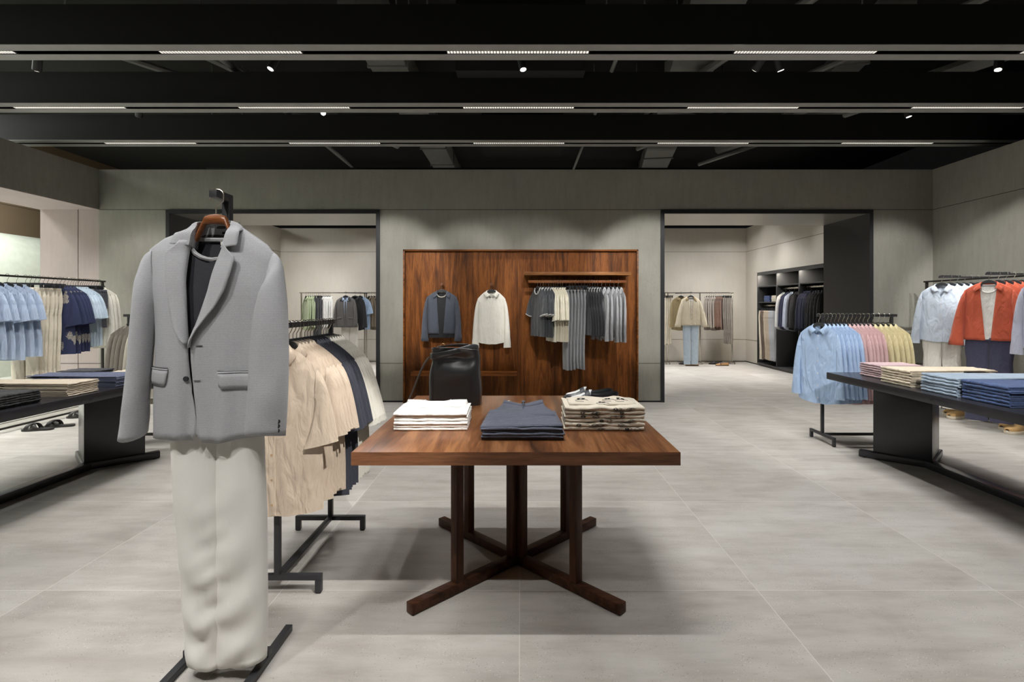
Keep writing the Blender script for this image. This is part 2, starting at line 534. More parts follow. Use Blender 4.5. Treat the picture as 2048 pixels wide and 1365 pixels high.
struct('trim_8', MB().box(-5, 9.682, 3.75, 5, 9.718, 3.78), TR)  # unseen track carrying the added back room spots
struct('trim_6', MB().box(-6, 3.202, 3.79, 6, 3.238, 3.82), TR)
struct('trim_7', MB().box(-6, .1, 3.79, 6, .136, 3.82), TR)
ZS = 3.49
S_ = SPOT_W
for x, y, aim, lab, wt in (
    (-4.34, 4.7, (-5.4, 5.6, 1.0), 'black cylinder spotlight over the long rack at the side opening', 1),
    (-2.215, 4.7, (-3.2, 3.9, .6), 'lit spotlight with bright face above the blazer hanger', 1),
    (.01, 4.7, (.6, 4.1, .5), 'small lit spotlight in the middle of the ceiling', .5),
    (2.15, 4.7, (1.0, 6.9, 1.2), 'dark spotlight angled toward the wooden wall panel', 1),
    (2.32, 4.7, (3.3, 5.2, .9), 'short dark spotlight tucked beside a longer one', 1),
    (4.3, 4.7, (3.6, 4.3, .6), 'lit spotlight with bright face at the right end of the ceiling', 1),
    (-4.27, 5.86, (-5.3, 6.9, 1.3), 'dark spotlight between the second and third beams', .4),
    (-2.21, 5.86, (-1.1, 3.0, .9), 'tiny lit spotlight between the second and third beams', .7),
    (4.33, 5.86, (4.9, 5.7, 1.2), 'lit spotlight between beams above the orange jackets', .9)):
    spotlight((x, y, ZS), aim, lab, S_ * wt)
for x, y, aim, wt in ((-1.7, 3.22, (-1.75, 7.0, 1.6), 5.5), (-.7, 3.22, (-.75, 7.0, 1.5), 3.2), (.55, 3.22, (.55, 7.0, 1.4), 3.2), (1.65, 3.22, (1.7, 7.0, 1.6), 5.5), (-4.9, 3.22, (-5.1, 7.0, 1.4), 1.0), (4.9, 3.22, (5.0, 7.0, 1.5), 2.6), (3.2, 3.22, (5.2, 5.5, 1.1), 1.2), (4.1, 3.22, (5.5, 5.9, 1.7), 4.5),
                      (-3.2, 3.22, (-5.2, 5.9, 1.2), 1.2), (-1.75, .118, (-1.1, 1.83, .78), 1.85), (-.9, .118, (-1.1, 1.83, .78), 1.2), (.95, .118, (-.78, 2.46, .6), 6.0), (.35, .118, (0, 2.5, .6), .5), (1.6, .118, (3.1, 4.8, .8), 6), (2.4, .118, (3.2, 3.4, .7), 1.0), (-2.4, .118, (-3.2, 3.4, .7), 1.1), (-3.2, .118, (-5.0, 5.5, 1.0), 4.5)):
    spotlight((x, y, ZS), aim, 'added black track spotlight, out of view above the photographer', S_ * wt, angle=27 if y > 3 else (16 if x == .95 else 33))  # unseen heads added as fill for the blazer, racks and walls
for x, aim in ((-5.0, (-5.1, 12.1, 1.7)), (-4.2, (-4.3, 12.1, 1.5)), (-3.2, (-3.3, 12.1, 1.6)), (2.2, (2.3, 12.1, 1.6)), (3.2, (3.4, 12.1, 1.5)), (3.4, (5.2, 10.2, 1.4)), (3.3, (5.2, 11.4, 1.9)), (4.3, (4.5, 12.1, 1.6))):
    spotlight((x, 9.7, 3.45), aim, 'added black track spotlight, out of view in the back room ceiling', S_ * 1.1, blend=.9, angle=58)  # unseen wash spots added to brighten the far wall and wardrobe

# two lamps added out of view outside, then the lintel downlights
m = thing('added_outside_light', 'added light panel, out of view, brightening the mall passage outside', 'ceiling light', (-8.0, 4.5, 4.0))  # unseen panel added to make the passage bright
MB().box(-.5, -3, 0, .5, 3, .05).build('panel', plain((230, 230, 225), .5), m)
L = bpy.data.lights.new('panel_lamp', 'AREA'); L.shape = 'RECTANGLE'; L.size = 1; L.size_y = 6; L.energy = 620; L.color = (.97, 1, .96)
lo = bpy.data.objects.new('panel_lamp', L); link(lo, m); lo.location = (0, 0, -.01)
m = thing('added_wall_washer', 'long added wall washer, out of view, brightening the curved bulkhead outside', 'ceiling light', (-7.6, 6.5, 3.6))  # unseen lamp added to lighten the curved bulkhead
MB().box(-.04, -3, 0, .04, 3, .08).build('housing', plain((60, 60, 60), .5), m)
L = bpy.data.lights.new('washer_lamp', 'AREA'); L.shape = 'RECTANGLE'; L.size = .06; L.size_y = 5.8; L.energy = 70; L.color = (.95, 1, .94); L.spread = math.radians(110)
lo = bpy.data.objects.new('washer_lamp', L); C.objects.link(lo); lo.parent = m; lo.location = (-.03, 0, -.01); lo.rotation_euler = (0, math.radians(62), 0)
for i, (y, px) in enumerate(((5.3, 0), (5.8, 0))):
    r = thing('recessed_downlight', 'small round downlight in the opening lintel, %s one' % ('nearer' if i == 0 else 'farther'), 'downlight', (-6.1, y, ZO))
    MB().tube([(0, 0, -.004), (0, 0, .003)], [.045, .045], 18).build('ring', plain((200, 196, 190), .5), r)
    MB().cyl((0, 0, -.0055), (0, 0, -.0042), .03, 16).build('lens', LENS, r)

# ------------------------------------------------------------------ ceiling services (dim)
def duct(p, q, w_, h_, lab):
    r = MB().bar(p, q, w_, h_)
    L_ = (Vector(q) - Vector(p)).length
    d = (Vector(q) - Vector(p)).normalized()
    for i in range(1, int(L_ / 1.1) + 1):
        c = Vector(p) + d * i * 1.1
        r.bar(c - d * .02, c + d * .02, w_ + .04, h_ + .04)
    o = r.build('air_duct', DUCT, bevel=.004)
    return tag(o, lab, 'air duct', 'ceiling ducts')
duct((-1.6, 5.2, 4.34), (-1.6, 12, 4.34), .45, .3, 'dark square air duct running front to back above the beams')
duct((1.7, 4.2, 4.15), (2.9, 12, 4.15), .5, .25, 'dark slanting air duct over the wooden panel')
duct((3.9, 5.4, 4.4), (4.6, 9, 4.4), .35, .2, 'dark air duct above the taller clothes at the side wall')
duct((-5.5, 4.75, 4.36), (7, 4.75, 4.36), .3, .22, 'long dark air duct across the room between beams')
o = MB().box(-.62, 5.0, 3.55, .62, 5.2, 4.5).box(-.5, 6.7, 3.35, .55, 7.2, 4.5).build('ceiling_bulkhead', plain((34, 34, 33), .8)); o['kind'] = 'structure'
def pipe(pts, r_, lab):
    o = MB().tube(pts, r_, 8).build('ceiling_pipe', DUCT)
    return tag(o, lab, 'pipe', 'ceiling pipes')
pipe([(-7, 6.85, 3.62), (7, 6.85, 3.62)], .016, 'thin sprinkler pipe across the ceiling before the back wall')
pipe([(-4.9, 4.6, 3.95), (-2.2, 8.5, 3.95)], .04, 'slanting dark pipe over the blazer side of the ceiling')
pipe([(-3.6, 4.6, 3.9), (-2.0, 8.5, 3.9)], .05, 'second slanting dark pipe nearer the middle')
pipe([(3.9, 4.2, 3.85), (1.9, 8.5, 3.85)], .035, 'slanting dark pipe over the right doorway')
pipe([(2.6, 4.2, 3.95), (1.3, 8.5, 3.95)], .045, 'dark pipe slanting above the clothes rail')
pipe([(-7, 5.05, 3.72), (7, 5.05, 3.72)], .012, 'thin conduit across the ceiling between the first beams')
pipe([(5.9, 4.2, 4.0), (3.4, 9, 4.0)], .09, 'thick round pipe near the side wall ceiling')
pipe([(-6, 7.02, 3.95), (6, 7.02, 3.95)], .03, 'pale conduit along the top of the back wall')
pipe([(.9, 4.45, 3.62), (.9, 12, 3.62)], .02, 'thin pipe running front to back right of the middle')
pipe([(-2.9, 4.45, 3.7), (-2.9, 12, 3.7)], .03, 'pipe running front to back over the left doorway')
pipe([(4.3, 5.5, 3.6), (2.9, 8.5, 3.6)], .03, 'slanting pipe between beams over the right doorway frame')
for x_, y_, w_, lab in ((-3.9, 6.95, .5, 'over the left doorway corner'), (1.25, 6.9, .7, 'above the wooden clothes rail'), (2.5, 6.95, .5, 'above the right doorway frame'), (-1.25, 4.72, .6, 'between the first beams near the middle'), (1.1, 4.74, .8, 'between the first beams right of the middle')):
    o = MB().box(x_ - w_ / 2, y_ - .12, 3.62, x_ + w_ / 2, y_ + .12, 3.80).box(x_ - w_ / 2 + .04, y_ - .10, 3.60, x_ + w_ / 2 - .04, y_ + .10, 3.62).cyl((x_ - w_ * .4, y_, 3.8), (x_ - w_ * .4, y_, 4.5), .006, 6).cyl((x_ + w_ * .4, y_, 3.8), (x_ + w_ * .4, y_, 4.5), .006, 6).build('ventilation_box', DUCT, bevel=.004)
    tag(o, 'grey ventilation box hung from the ceiling ' + lab, 'ventilation box', 'ceiling ventilation boxes')
for x in (-4.4, -3.1, -1.2, -.9, 1.2, 2.0, 3.3):
    o = MB().cyl((x, 5.05, 3.7), (x, 5.05, 4.5), .008, 6).build('hanger_rod', DUCT)
    tag(o, 'thin threaded rod hanging from the dark ceiling', 'rod', 'ceiling rods')

# ================================================================== WOODEN WALL PANEL
r = thing('wall_panel', 'large walnut wall panel with frame, on the back wall', 'wall panel', (0, YB, 0))
MB().box(-1.545, -.03, .0, -.042, -.002, 2.03).build('board', WOOD_Z, r, smooth=False)
MB().box(-.038, -.03, .0, 1.55, -.002, 2.03).build('board', WOOD_Z, r, smooth=False)
m = MB().box(-1.567, -.075, 0, -1.545, -.002, 2.052).box(1.55, -.075, 0, 1.572, -.002, 2.052).box(-1.567, -.075, 2.03, 1.572, -.002, 2.052)
m.build('frame', WOOD_X, r, bevel=.002)
m = MB().box(-1.43, -.24, .385, -.04, -.031, .43).build('shelf', WOOD_X, r, bevel=.002)
m = MB().box(.05, -.33, 1.695, 1.42, -.031, 1.735).build('upper_shelf', wood((90, 56, 32), (130, 86, 50), (156, 108, 66), 'x'), r, bevel=.002)
m = MB().box(.10, -.317, 1.595, 1.365, -.293, 1.628).bar((.2, -.305, 1.61), (.2, -.03, 1.61), .018, .018).bar((1.26, -.305, 1.61), (1.26, -.03, 1.61), .018, .018)
m.build('hanging_rail', wood((90, 54, 32), (128, 78, 46), (150, 96, 58), 'x'), r, bevel=.002)
for x in (-1.045, -.385):
    MB().cyl((x, -.03, 1.585), (x, -.11, 1.585), .011, 12).cyl((x, -.11, 1.585), (x, -.118, 1.585), .018, 12).build('peg', plain((120, 78, 56), .3, .3), r)

# ================================================================== GARMENTS
class Top:
    """a hanging upper garment; origin at the neck point, front towards -Y"""
    V = (0, .012, .03, .06, .1, .15, .21, .28, .36, .45, .55, .66, .77, .88, .95, 1)
    def __init__(s, **k):
        s.hs = .195; s.neck = .072; s.drop = .08; s.L = .72; s.hb = .205; s.t = .02; s.nd = .085; s.A = .006; s.k = 4.5
        s.ph = .7; s.hemc = .0; s.flare = .25; s.sleeve = 'long'; s.sl = .67; s.cw = .088; s.sx = .022; s.collar = 'shirt'; s.open = None
        s.ua = .26; s.sy = -.014; s.vneck = False; s.n = 9; s.band = None; s.ztf = None; s.zbf = None; s.arm = 0; s.yc = .6
        s.__dict__.update(k)
    def zt(s, x):
        if s.ztf: return s.ztf(x)
        ax = abs(x)
        return 0 if ax <= s.neck else -s.drop * ((ax - s.neck) / (s.hs - s.neck)) ** 1.35
    def W(s, v, sg=1):
        zd = v * s.L
        w_ = s.hs + (s.hb - s.hs) * sm(v * 1.15)
        if s.arm: w_ -= s.arm * math.sin(PI * min(1, zd / s.ua)) if zd < s.ua else 0
        return w_
    def xf(s, v):
        zd = v * s.L
        if s.open: return s.open(zd)
        if zd < s.nd:
            q = zd / s.nd
            f = s.neck * (1 - q) if s.vneck else s.neck * (1 - q * q) ** .5
            return -f, f
        return 0, 0
    def pt(s, side, x, v, sg=1):
        w_ = s.W(v, 1 if x > 0 else -1)
        xi = min(1, abs(x) / w_)
        zt = s.zt(x * s.hs / w_)
        zb = (s.zbf(x) if s.zbf else -s.L) + s.hemc * xi ** 2 + .25 * s.A * math.sin(s.k * 2 * x / w_ + s.ph)
        z = zt + (zb - zt) * v
        prof = (1 - xi ** 4) ** .5
        zd = v * s.L
        ramp = min(1, zd / .05) ** .5
        tt = s.t * (.5 + .5 * sm(zd / .22)) * (1 + s.flare * v)
        u = x / w_
        fold = s.A * v ** 1.1 * (math.sin(s.k * PI * u + s.ph) + .5 * math.sin(2.1 * s.k * PI * u + 1.7 * s.ph + 2 * v))
        fold += s.A * .5 * math.sin(9 * zd + 3 * u + s.ph) * v
        y = side * tt * prof * ramp + fold * prof
        if side > 0 and abs(x) < s.neck * 1.4:
            y += .028 * (1 - (x / s.neck / 1.4) ** 2) * (1 - min(1, zd / .12))
        return Vector((x, y, z))
    def body(s):
        m = MB(); n = s.n
        for side in (-1, 1):
            for half in (-1, 1):
                rows = []
                for v in s.V:
                    w_ = s.W(v, half)
                    e = s.xf(v)[0 if half < 0 else 1] if side < 0 else 0.
                    a = half * w_
                    rows.append([s.pt(side, a + (e - a) * (i / n) ** .9, v) for i in range(n + 1)])
                m.grid(rows)
        return m
    def sleeve_mesh(s, sg):
        zs = s.zt(s.hs)
        if s.sleeve == 'short':
            O = [(s.hs - .012, zs + .004), (s.hs + .045, zs - .03), (s.hs + s.sx + .045, -s.sl)]
            I = [(s.hs * .9, -s.ua), (s.hs - .02, -s.ua - .03), (s.hs + s.sx + .045 - s.cw, -s.sl - .035)]
            nr = 9
        else:
            cx = s.hs + s.sx
            O = [(s.hs - .012, zs + .004), (s.hs + .05, zs - .05), (cx + s.cw * .5 + .008, -s.sl)]
            I = [(s.hs * .88, -s.ua), (s.hs + .0, -s.ua - .1), (cx - s.cw * .5, -s.sl - .004)]
            nr = 15
        def bz(P, q): return tuple(P[0][i] * (1 - q) ** 2 + 2 * P[1][i] * q * (1 - q) + P[2][i] * q * q for i in (0, 1))
        rows = []; n = 12
        for j in range(nr):
            q = j / (nr - 1)
            qq = q ** .8
            o, i_ = Vector(bz(O, qq)), Vector(bz(I, qq))
            c = (o + i_) / 2; h = (o - i_) / 2
            ay = s.t * lerp(1.0, 1.25, sm(q * 2)) * (1 if q > .05 else .8)
            if s.sleeve == 'long':
                if q > .90: h *= 1.04; ay *= .95
                elif q > .8: h *= lerp(1, .93, (q - .8) / .1)
            r = []
            for kk in range(n):
                th = 2 * PI * kk / n
                wr = 1 + .07 * math.sin(11 * q + 2.2 * th + s.ph) * sm(q * 3) + .04 * math.sin(23 * q - th)
                ca, sa = math.cos(th), math.sin(th)
                r.append((sg * (c.x + h.x * ca), s.sy * q * 2 + ay * sa * wr, c.y + h.y * ca))
            rows.append(r)
        m = MB().grid(rows, closed=True)
        return m, rows
    def collar_mesh(s, kind):
        k = s.neck / .072; yf = -(.62 * s.t + .006)
        if kind == 'shirt':
            T = [(0, 0, .034, .020), (.2, .036, .028, .020), (.4, .062, .010, .014), (.6, .062, yf * .5, -.006), (.8, .042, yf, -.028), (1, .012 if not s.vneck else .022, yf - .004, -.046 if not s.vneck else -.07)]
            E = [(0, 0, .054, -.022), (.2, .055, .046, -.022), (.4, .094, .014, -.026), (.6, .104, yf * .6, -.040), (.8, .092, yf - .006, -.062), (1, .064, yf - .012, -.092)]
        else:
            T = [(0, 0, .036, .018), (.2, .038, .030, .018), (.4, .064, .010, .010), (.6, .068, yf * .5, -.012), (.8, .063, yf, -.034), (1, .054, yf - .004, -.056)]
            E = [(0, 0, .058, -.030), (.2, .060, .048, -.030), (.4, .102, .014, -.036), (.6, .116, yf * .6, -.052), (.8, .118, yf - .006, -.074), (1, .108, yf - .012, -.100)]
        rows = []
        for i in range(33):
            f = i / 16 - 1; q = abs(f); sg = -1 if f < 0 else 1
            t = Vector([interp([(p[0], p[c]) for p in T], q) for c in (1, 2, 3)]); e = Vector([interp([(p[0], p[c]) for p in E], q) for c in (1, 2, 3)])
            for v in (t, e): v.x *= k * sg
            rows.append([t + Vector((-.004 * sg, 0, -.022)), t + Vector((0, 0, .0)), lerp(t, e, .18) + Vector((0, -.003 * q, .005)), lerp(t, e, .6) + Vector((0, -.004 * q, .004)), e])
        return MB().grid(rows)
    def neckband(s):
        pts = []
        for i in range(25):
            a = PI * (i / 24 * 2 - 1)
            x = s.neck * math.sin(a)
            if math.cos(a) >= 0: pts.append((x, .028 * math.cos(a) ** .7 , .004))
            else:
                q = -math.cos(a)
                zz = -s.nd * q if s.vneck else -s.nd * (1 - (x / s.neck) ** 2) ** .5
                p = s.pt(-1, x, max(0, -zz / s.L)); pts.append((x, p.y - .003, zz))
        return MB().tube(pts, .0075, 6, cap=False)
    def placket(s, w_=.014):
        m = MB(); rows = []
        for j in range(16):
            v = lerp(s.nd / s.L * 1.02, .995, j / 15)
            rows.append([s.pt(-1, x, v) + Vector((0, -.0035 if abs(x) < w_ else .002, 0)) for x in (-w_ * 1.1, -w_ * .9, w_ * .9, w_ * 1.1)])
        return m.grid(rows)
    def buttons(s, n=6, r=.0055):
        m = MB()
        for j in range(n):
            p = s.pt(-1, 0, lerp(s.nd / s.L * 1.15, .93, j / (n - 1)))
            m.cyl(p + Vector((0, -.003, 0)), p + Vector((0, -.0065, 0)), r, 10)
        return m

protos = {}
def garment(key, name, mat, top, trim=None, button=None, solid=0, pocket=False, cuffbuttons=None, collar_mat=None, inner=None):
    """define a garment: list of (part name, mesh, solidify, label)"""
    P = []
    P.append(('body', top.body().mesh('body', mat, merge=.0004, angle=1.2), solid, None))
    if top.sleeve:
        for sg in (-1, 1):
            mb, rows = top.sleeve_mesh(sg)
            P.append(('sleeve', mb.mesh('sleeve', mat, angle=1.3), solid, None))
            if trim and top.sleeve == 'short':
                P.append(('sleeve_trim', MB().tube(rows[-1] + [rows[-1][0]], .006, 6, cap=False).mesh('sleeve_trim', trim), 0, None))
            if cuffbuttons:
                m = MB()
                for i in range(3):
                    c = Vector(rows[-1][8]) + Vector((0, -.004, .035 + .022 * i)); m.cyl(c, c + Vector((0, -.004, 0)), .0075, 10)
                P.append(('cuff_button', m.mesh('cuff_button', cuffbuttons), 0, None))
    if top.collar in ('shirt', 'jacket'):
        P.append(('collar', top.collar_mesh(top.collar).mesh('collar', collar_mat or mat, angle=.9), .003, None))
    elif top.collar == 'band':
        P.append(('neckband', top.neckband().mesh('neckband', trim or mat), 0, None))
    if button:
        P.append(('placket', top.placket().mesh('placket', mat, angle=.6), 0, None))
        P.append(('button', top.buttons().mesh('button', button), 0, None))
    if pocket:
        for sg in (-1, 1):
            m = MB(); z0 = -top.L * .66
            rows = []
            for j in range(3):
                z = z0 - .045 * j / 2
                rows.append([top.pt(-1, sg * (.075 + .12 * i / 5), -z / top.L) + Vector((0, -.006 - (.004 if j == 1 else 0), 0)) for i in range(6)])
            P.append(('pocket_flap', m.grid(rows).mesh('pocket_flap', mat), .003, None))
    if inner:
        P.append(('shirt_tag', MB().box(-.02, .018, -.022, .02, .021, -.010).mesh('shirt_tag', inner), 0, 'white label inside the neck'))
    protos[key] = [name, P, None]
def trousers_mesh(wa=.19, L=1.02, leg=.13, t=.028, vc=.27, A=.004, gap=.004, ph=0.):
    m = MB(); n = 16
    for sg in (-1, 1):
        rows = []
        for j in range(22):
            v = j / 21
            if v < vc:
                inner = .0; outer = wa + .012 * math.sin(PI * v / vc)
                c = outer / 2; h = outer / 2
            else:
                q = (v - vc) / (1 - vc)
                outer = lerp(wa, leg * 2 * .94 if leg * 2 < wa else leg + .06, sm(q))
                hw = lerp(wa / 2, leg / 2, sm(q)); inner = gap * sm(q * 4)
                c = inner + hw; h = hw
            r = []
            for k in range(n):
                th = 2 * PI * k / n
                ca, sa = math.cos(th), math.sin(th)
                px = abs(ca) ** .8 * (1 if ca > 0 else -1)
                wr = 1 + A * 14 * math.sin(7 * v + th + ph) * sm(v * 3)
                r.append((sg * (c + h * px), t * (sa * wr + .18 * max(0, abs(sa) - .8) * (1 if sa > 0 else -1) * 5 * sm(v * 2)) + A * 2 * math.sin(6 * v + ph), -L * v))
            rows.append(r)
        m.grid(rows, closed=True)
    return m
def waistband(wa=.19, t=.03, h=.035):
    rows = []
    for z in (.002, -h):
        rows.append([(wa * 1.01 * math.cos(2 * PI * k / 24), t * 1.04 * math.sin(2 * PI * k / 24), z) for k in range(24)])
    return MB().grid(rows, closed=True)
def trousers(key, mat, name='trousers', wa=.19, L=1.02, leg=.13, t=.028, **k):
    P = [('leg_fabric', trousers_mesh(wa, L, leg, t, **k).mesh('leg_fabric', mat, angle=1.3), 0, None),
         ('waistband', waistband(wa, t).mesh('waistband', mat), .004, None)]

    protos[key] = [name, P, None]
def hanger(key, hs=.195, drop=.08, hook=.105, mat=HANGER, clips=False, name='clothes_hanger', wide=.034):
    m = MB()
    if clips:
        m.bar((-.17, 0, .025), (.17, 0, .025), .009, .014)
        P = [('clip', MB().box(x - .012, -.012, -.02, x + .012, .012, .032).mesh('clip', mat, bevel=.003), 0, None) for x in (-.14, .14)]
    else:
        rows = []
        for i in range(33):
            x = hs * .80 * (i / 16 - 1); q = abs(i / 16 - 1); ax = abs(x)
            zc = .030 - .030 * (ax / .072) ** 1.6 if ax < .072 else -drop * ((ax - .072) / (.195 - .072)) ** 1.35 * 1.02
            hh = lerp(wide, .016, q) / 2; th = lerp(.0055, .0022, sm((ax - .04) / .03))
            z = zc - hh - .034 * sm((ax - .045) / .03)
            rows.append([(x, -th, z - hh), (x, th, z - hh), (x, th * 1.2, z), (x, th, z + hh), (x, -th, z + hh), (x, -th * 1.2, z)])
        m.grid(rows, closed=True, cap=True)
        P = []
    pts = [(0, 0, .025), (0, 0, hook - .052), (.010, 0, hook - .036), (.0165, 0, hook - .018)]
    for a in range(0, 9):
        th = math.radians(20 + a * 25)
        pts.append((.0165 * math.cos(th), 0, hook - .006 + .0165 * math.sin(th)))
    P.insert(0, ('body', m.mesh('body', mat, angle=.9, bevel=0), 0, None))
    P.append(('hook', MB().tube(pts, .0021, 6).mesh('hook', STEEL), 0, None))
    protos[key] = [name, P, None]
def put(key, loc, rz, label, cat, group=None, name=None, scale=1.):
    nm, P, root = protos[key]
    if root is None:
        r = thing(name or nm, label, cat, loc, rz, group)
        for pn, me, sol, lab in P:
            o = bpy.data.objects.new(pn, me); link(o, r)
            if lab: o['label'] = lab
            if sol:
                md = o.modifiers.new('solid', 'SOLIDIFY'); md.thickness = sol; md.offset = 0
        protos[key][2] = r
    else:
        r = clone(root, loc, rz, label, group)
        r.name = name or nm
        r['category'] = cat
        if not group and 'group' in r: del r['group']
    if scale != 1: r.scale = (scale,) * 3
    return r
def hung(key, n, p0, p1, rz, desc, short, cat, frm, place, hk='hanger', dz=0, jit=3, group=None, hz=0, lead=(0, 0, 0)):
    """n garments on hangers evenly from p0 to p1"""
    p0, p1 = Vector(p0), Vector(p1)
    for i in range(n):
        p = p0 if n == 1 else p0.lerp(p1, i / (n - 1))
        if i == 0: p = p + Vector(lead)
        a = math.radians(rz + random.uniform(-jit, jit))
        cnt = '%s from %s, ' % (ORD[i], frm) if n > 1 else ''
        g_ = put(key, p + Vector((0, 0, dz)), a, '%s, %s%s' % (desc, cnt, place), cat, group or (short + 's, ' + place))
        g_.scale = (1 + random.uniform(-.03, .02), 1, 1 + random.uniform(-.02, .015))
        put(hk, p + Vector((0, 0, hz)), a, 'hanger of the %s%s, %s' % ((ORD[i] + ' ' if n > 1 else ''), short + (' from %s' % frm if n > 1 else ''), place), 'clothes hanger', 'hangers, ' + place)

hanger('hanger'); hanger('clip_hanger', clips=True)
F = fabric
WHITE = F((232, 230, 225)); CREAM = F((228, 220, 204)); BEIGE = F((206, 188, 168), var=.05)
IVORY = F((226, 222, 210)); INK = F((62, 64, 74)); NAVY = F((48, 51, 68)); BLK = F((38, 38, 41))
OFF = plain((220, 214, 200), .4); DARKB = plain((40, 38, 38), .4); SHELLB = plain((190, 160, 125), .4)
TAGM = plain((215, 210, 198), .7)

# thin rack garments
garment('beige_shirt', 'camp_shirt', BEIGE, Top(L=.745, hb=.225, hs=.205, drop=.10, t=.0145, A=.005, sleeve='short', sl=.41, cw=.155, sx=.05, nd=.12, vneck=True, collar='shirt', hemc=.025, ua=.28), button=SHELLB)
garment('ink_shirt', 'camp_shirt', INK, Top(L=.77, hb=.225, hs=.205, drop=.10, t=.0145, A=.005, sleeve='short', sl=.43, cw=.165, sx=.06, nd=.12, vneck=True, ph=1.3, ua=.28))
garment('cream_shirt', 'camp_shirt', IVORY, Top(L=.77, hb=.225, hs=.205, drop=.10, t=.0145, A=.005, sleeve='short', sl=.46, cw=.15, sx=.08, nd=.1, ph=2., ua=.28))
def longshirt(key, mat, **k):
    b = k.pop('button', OFF); nm = k.pop('name', 'shirt'); kw = {a: k.pop(a) for a in ('pocket', 'cuffbuttons', 'trim', 'collar_mat', 'inner') if a in k}
    d = dict(L=.74, hb=.21, t=.014, A=.006, hemc=.03)
    d.update(k)
    garment(key, nm, mat, Top(**d), button=b, **kw)
longshirt('blue_shirt', stripes((182, 202, 228), (148, 176, 214), 240.))
longshirt('pink_shirt', F((206, 172, 172)), ph=1.)
longshirt('yellow_shirt', F((212, 200, 158)), ph=2.)

# ================================================================== RACKS
def low_rack(loc, rz, label, span=.66):
    """low free-standing rail: flat top bar, two posts, bridge feet, floor beam; along local Y"""
    r = thing('clothes_rack', label, 'clothes rack', loc, rz, 'low clothes racks')
    s2 = span / 2
    MB().box(-.012, -s2 - .05, 1.195, .012, s2 + .05, 1.22).build('top_rail', BLACK_METAL, r, bevel=.002)
    MB().box(-.012, -s2, .06, .012, s2, .084).build('floor_beam', BLACK_METAL, r, bevel=.002)
    for s in (-1, 1):
        MB().box(-.0125, s * s2 - .0125, .085, .0125, s * s2 + .0125, 1.195).build('post', BLACK_METAL, r, bevel=.002)
        m = MB().box(-.2, s * s2 - .0125, .06, .2, s * s2 + .0125, .085).box(-.2, s * s2 - .0125, .004, -.172, s * s2 + .0125, .06).box(.172, s * s2 - .0125, .004, .2, s * s2 + .0125, .06)
        f = m.build('foot', BLACK_METAL, r, bevel=.002)
        MB().box(-.196, s * s2 - .01, 0, -.176, s * s2 + .01, .005).box(.176, s * s2 - .01, 0, .196, s * s2 + .01, .005).build('glide', plain((20, 20, 20), .7), f)
    return r
# --- rack beside the wooden table
low_rack((-1.10, 2.70, 0), 0, 'low black metal rack of beige, navy and cream shirts beside the wooden table')
A_ = 'rack beside wooden table'
Z1 = 1.112
hung('beige_shirt', 6, (-1.10, 2.405, Z1), (-1.10, 2.61, Z1), 4, 'beige short-sleeved shirt', 'beige shirt', 'shirt', 'the front', A_, jit=3, lead=(0, -.075, 0))
hung('ink_shirt', 5, (-1.10, 2.665, Z1), (-1.10, 2.815, Z1), 4, 'dark navy short-sleeved shirt', 'navy shirt', 'shirt', 'the front', A_, jit=4)
hung('cream_shirt', 6, (-1.10, 2.85, Z1), (-1.10, 3.03, Z1), 4, 'cream short-sleeved shirt', 'cream shirt', 'shirt', 'the front', A_, jit=2)
# --- rack of pastel shirts, along X
low_rack((3.215, 5.0, 0), PI / 2, 'low black metal rack of pale blue, pink and yellow shirts')
B_ = 'rack of pastel shirts'
hung('blue_shirt', 6, (2.852, 5.0, Z1), (3.04, 5.0, Z1), -62, 'pale blue striped long-sleeved shirt', 'blue shirt', 'shirt', 'the left', B_)
hung('pink_shirt', 6, (3.08, 5.0, Z1), (3.275, 5.0, Z1), -62, 'pale pink long-sleeved shirt', 'pink shirt', 'shirt', 'the left', B_)
hung('yellow_shirt', 5, (3.32, 5.0, Z1), (3.515, 5.0, Z1), -62, 'pale yellow long-sleeved shirt', 'yellow shirt', 'shirt', 'the left', B_)
# --- its twin behind the left black table
low_rack((-3.41, 5.0, 0), PI / 2, 'low black metal rack half hidden behind the grey blazer')
C_ = 'rack behind the blazer'
longshirt('taupe_jacket', F((150, 143, 132)), name='overshirt', ph=.4, button=DARKB, L=.74)
longshirt('ivory_shirt', F((224, 218, 203)), ph=1.4)
hung('taupe_jacket', 4, (-3.695, 5.0, Z1), (-3.57, 5.0, Z1), 62, 'taupe long-sleeved overshirt', 'taupe overshirt', 'overshirt', 'the left', C_)
hung('ivory_shirt', 6, (-3.54, 5.0, Z1), (-3.30, 5.0, Z1), 62, 'ivory long-sleeved shirt', 'ivory shirt', 'shirt', 'the left', C_)

# --- tall racks
def tall_rack(loc, rz, L, label, posts=2, mat=BRONZE, z=1.62, foot=True):
    r = thing('tall_clothes_rack', label, 'clothes rack', loc, rz, 'tall clothes racks')
    MB().box(-.013, -L / 2 - .04, z - .02, .013, L / 2 + .04, z).build('top_rail', mat, r, bevel=.002)
    MB().box(-.012, -L / 2, .03, .012, L / 2, .05).build('floor_beam', mat, r, bevel=.002)
    for i in range(posts):
        y = -L / 2 + L * i / (posts - 1)
        MB().box(-.0125, y - .0125, .05, .0125, y + .0125, z - .02).build('post', mat, r, bevel=.002)
        MB().box(-.16, y - .0125, .03, .16, y + .0125, .052).box(-.16, y - .01, 0, -.135, y + .01, .03).box(.135, y - .01, 0, .16, y + .01, .03).build('foot', mat, r, bevel=.002)
    return r
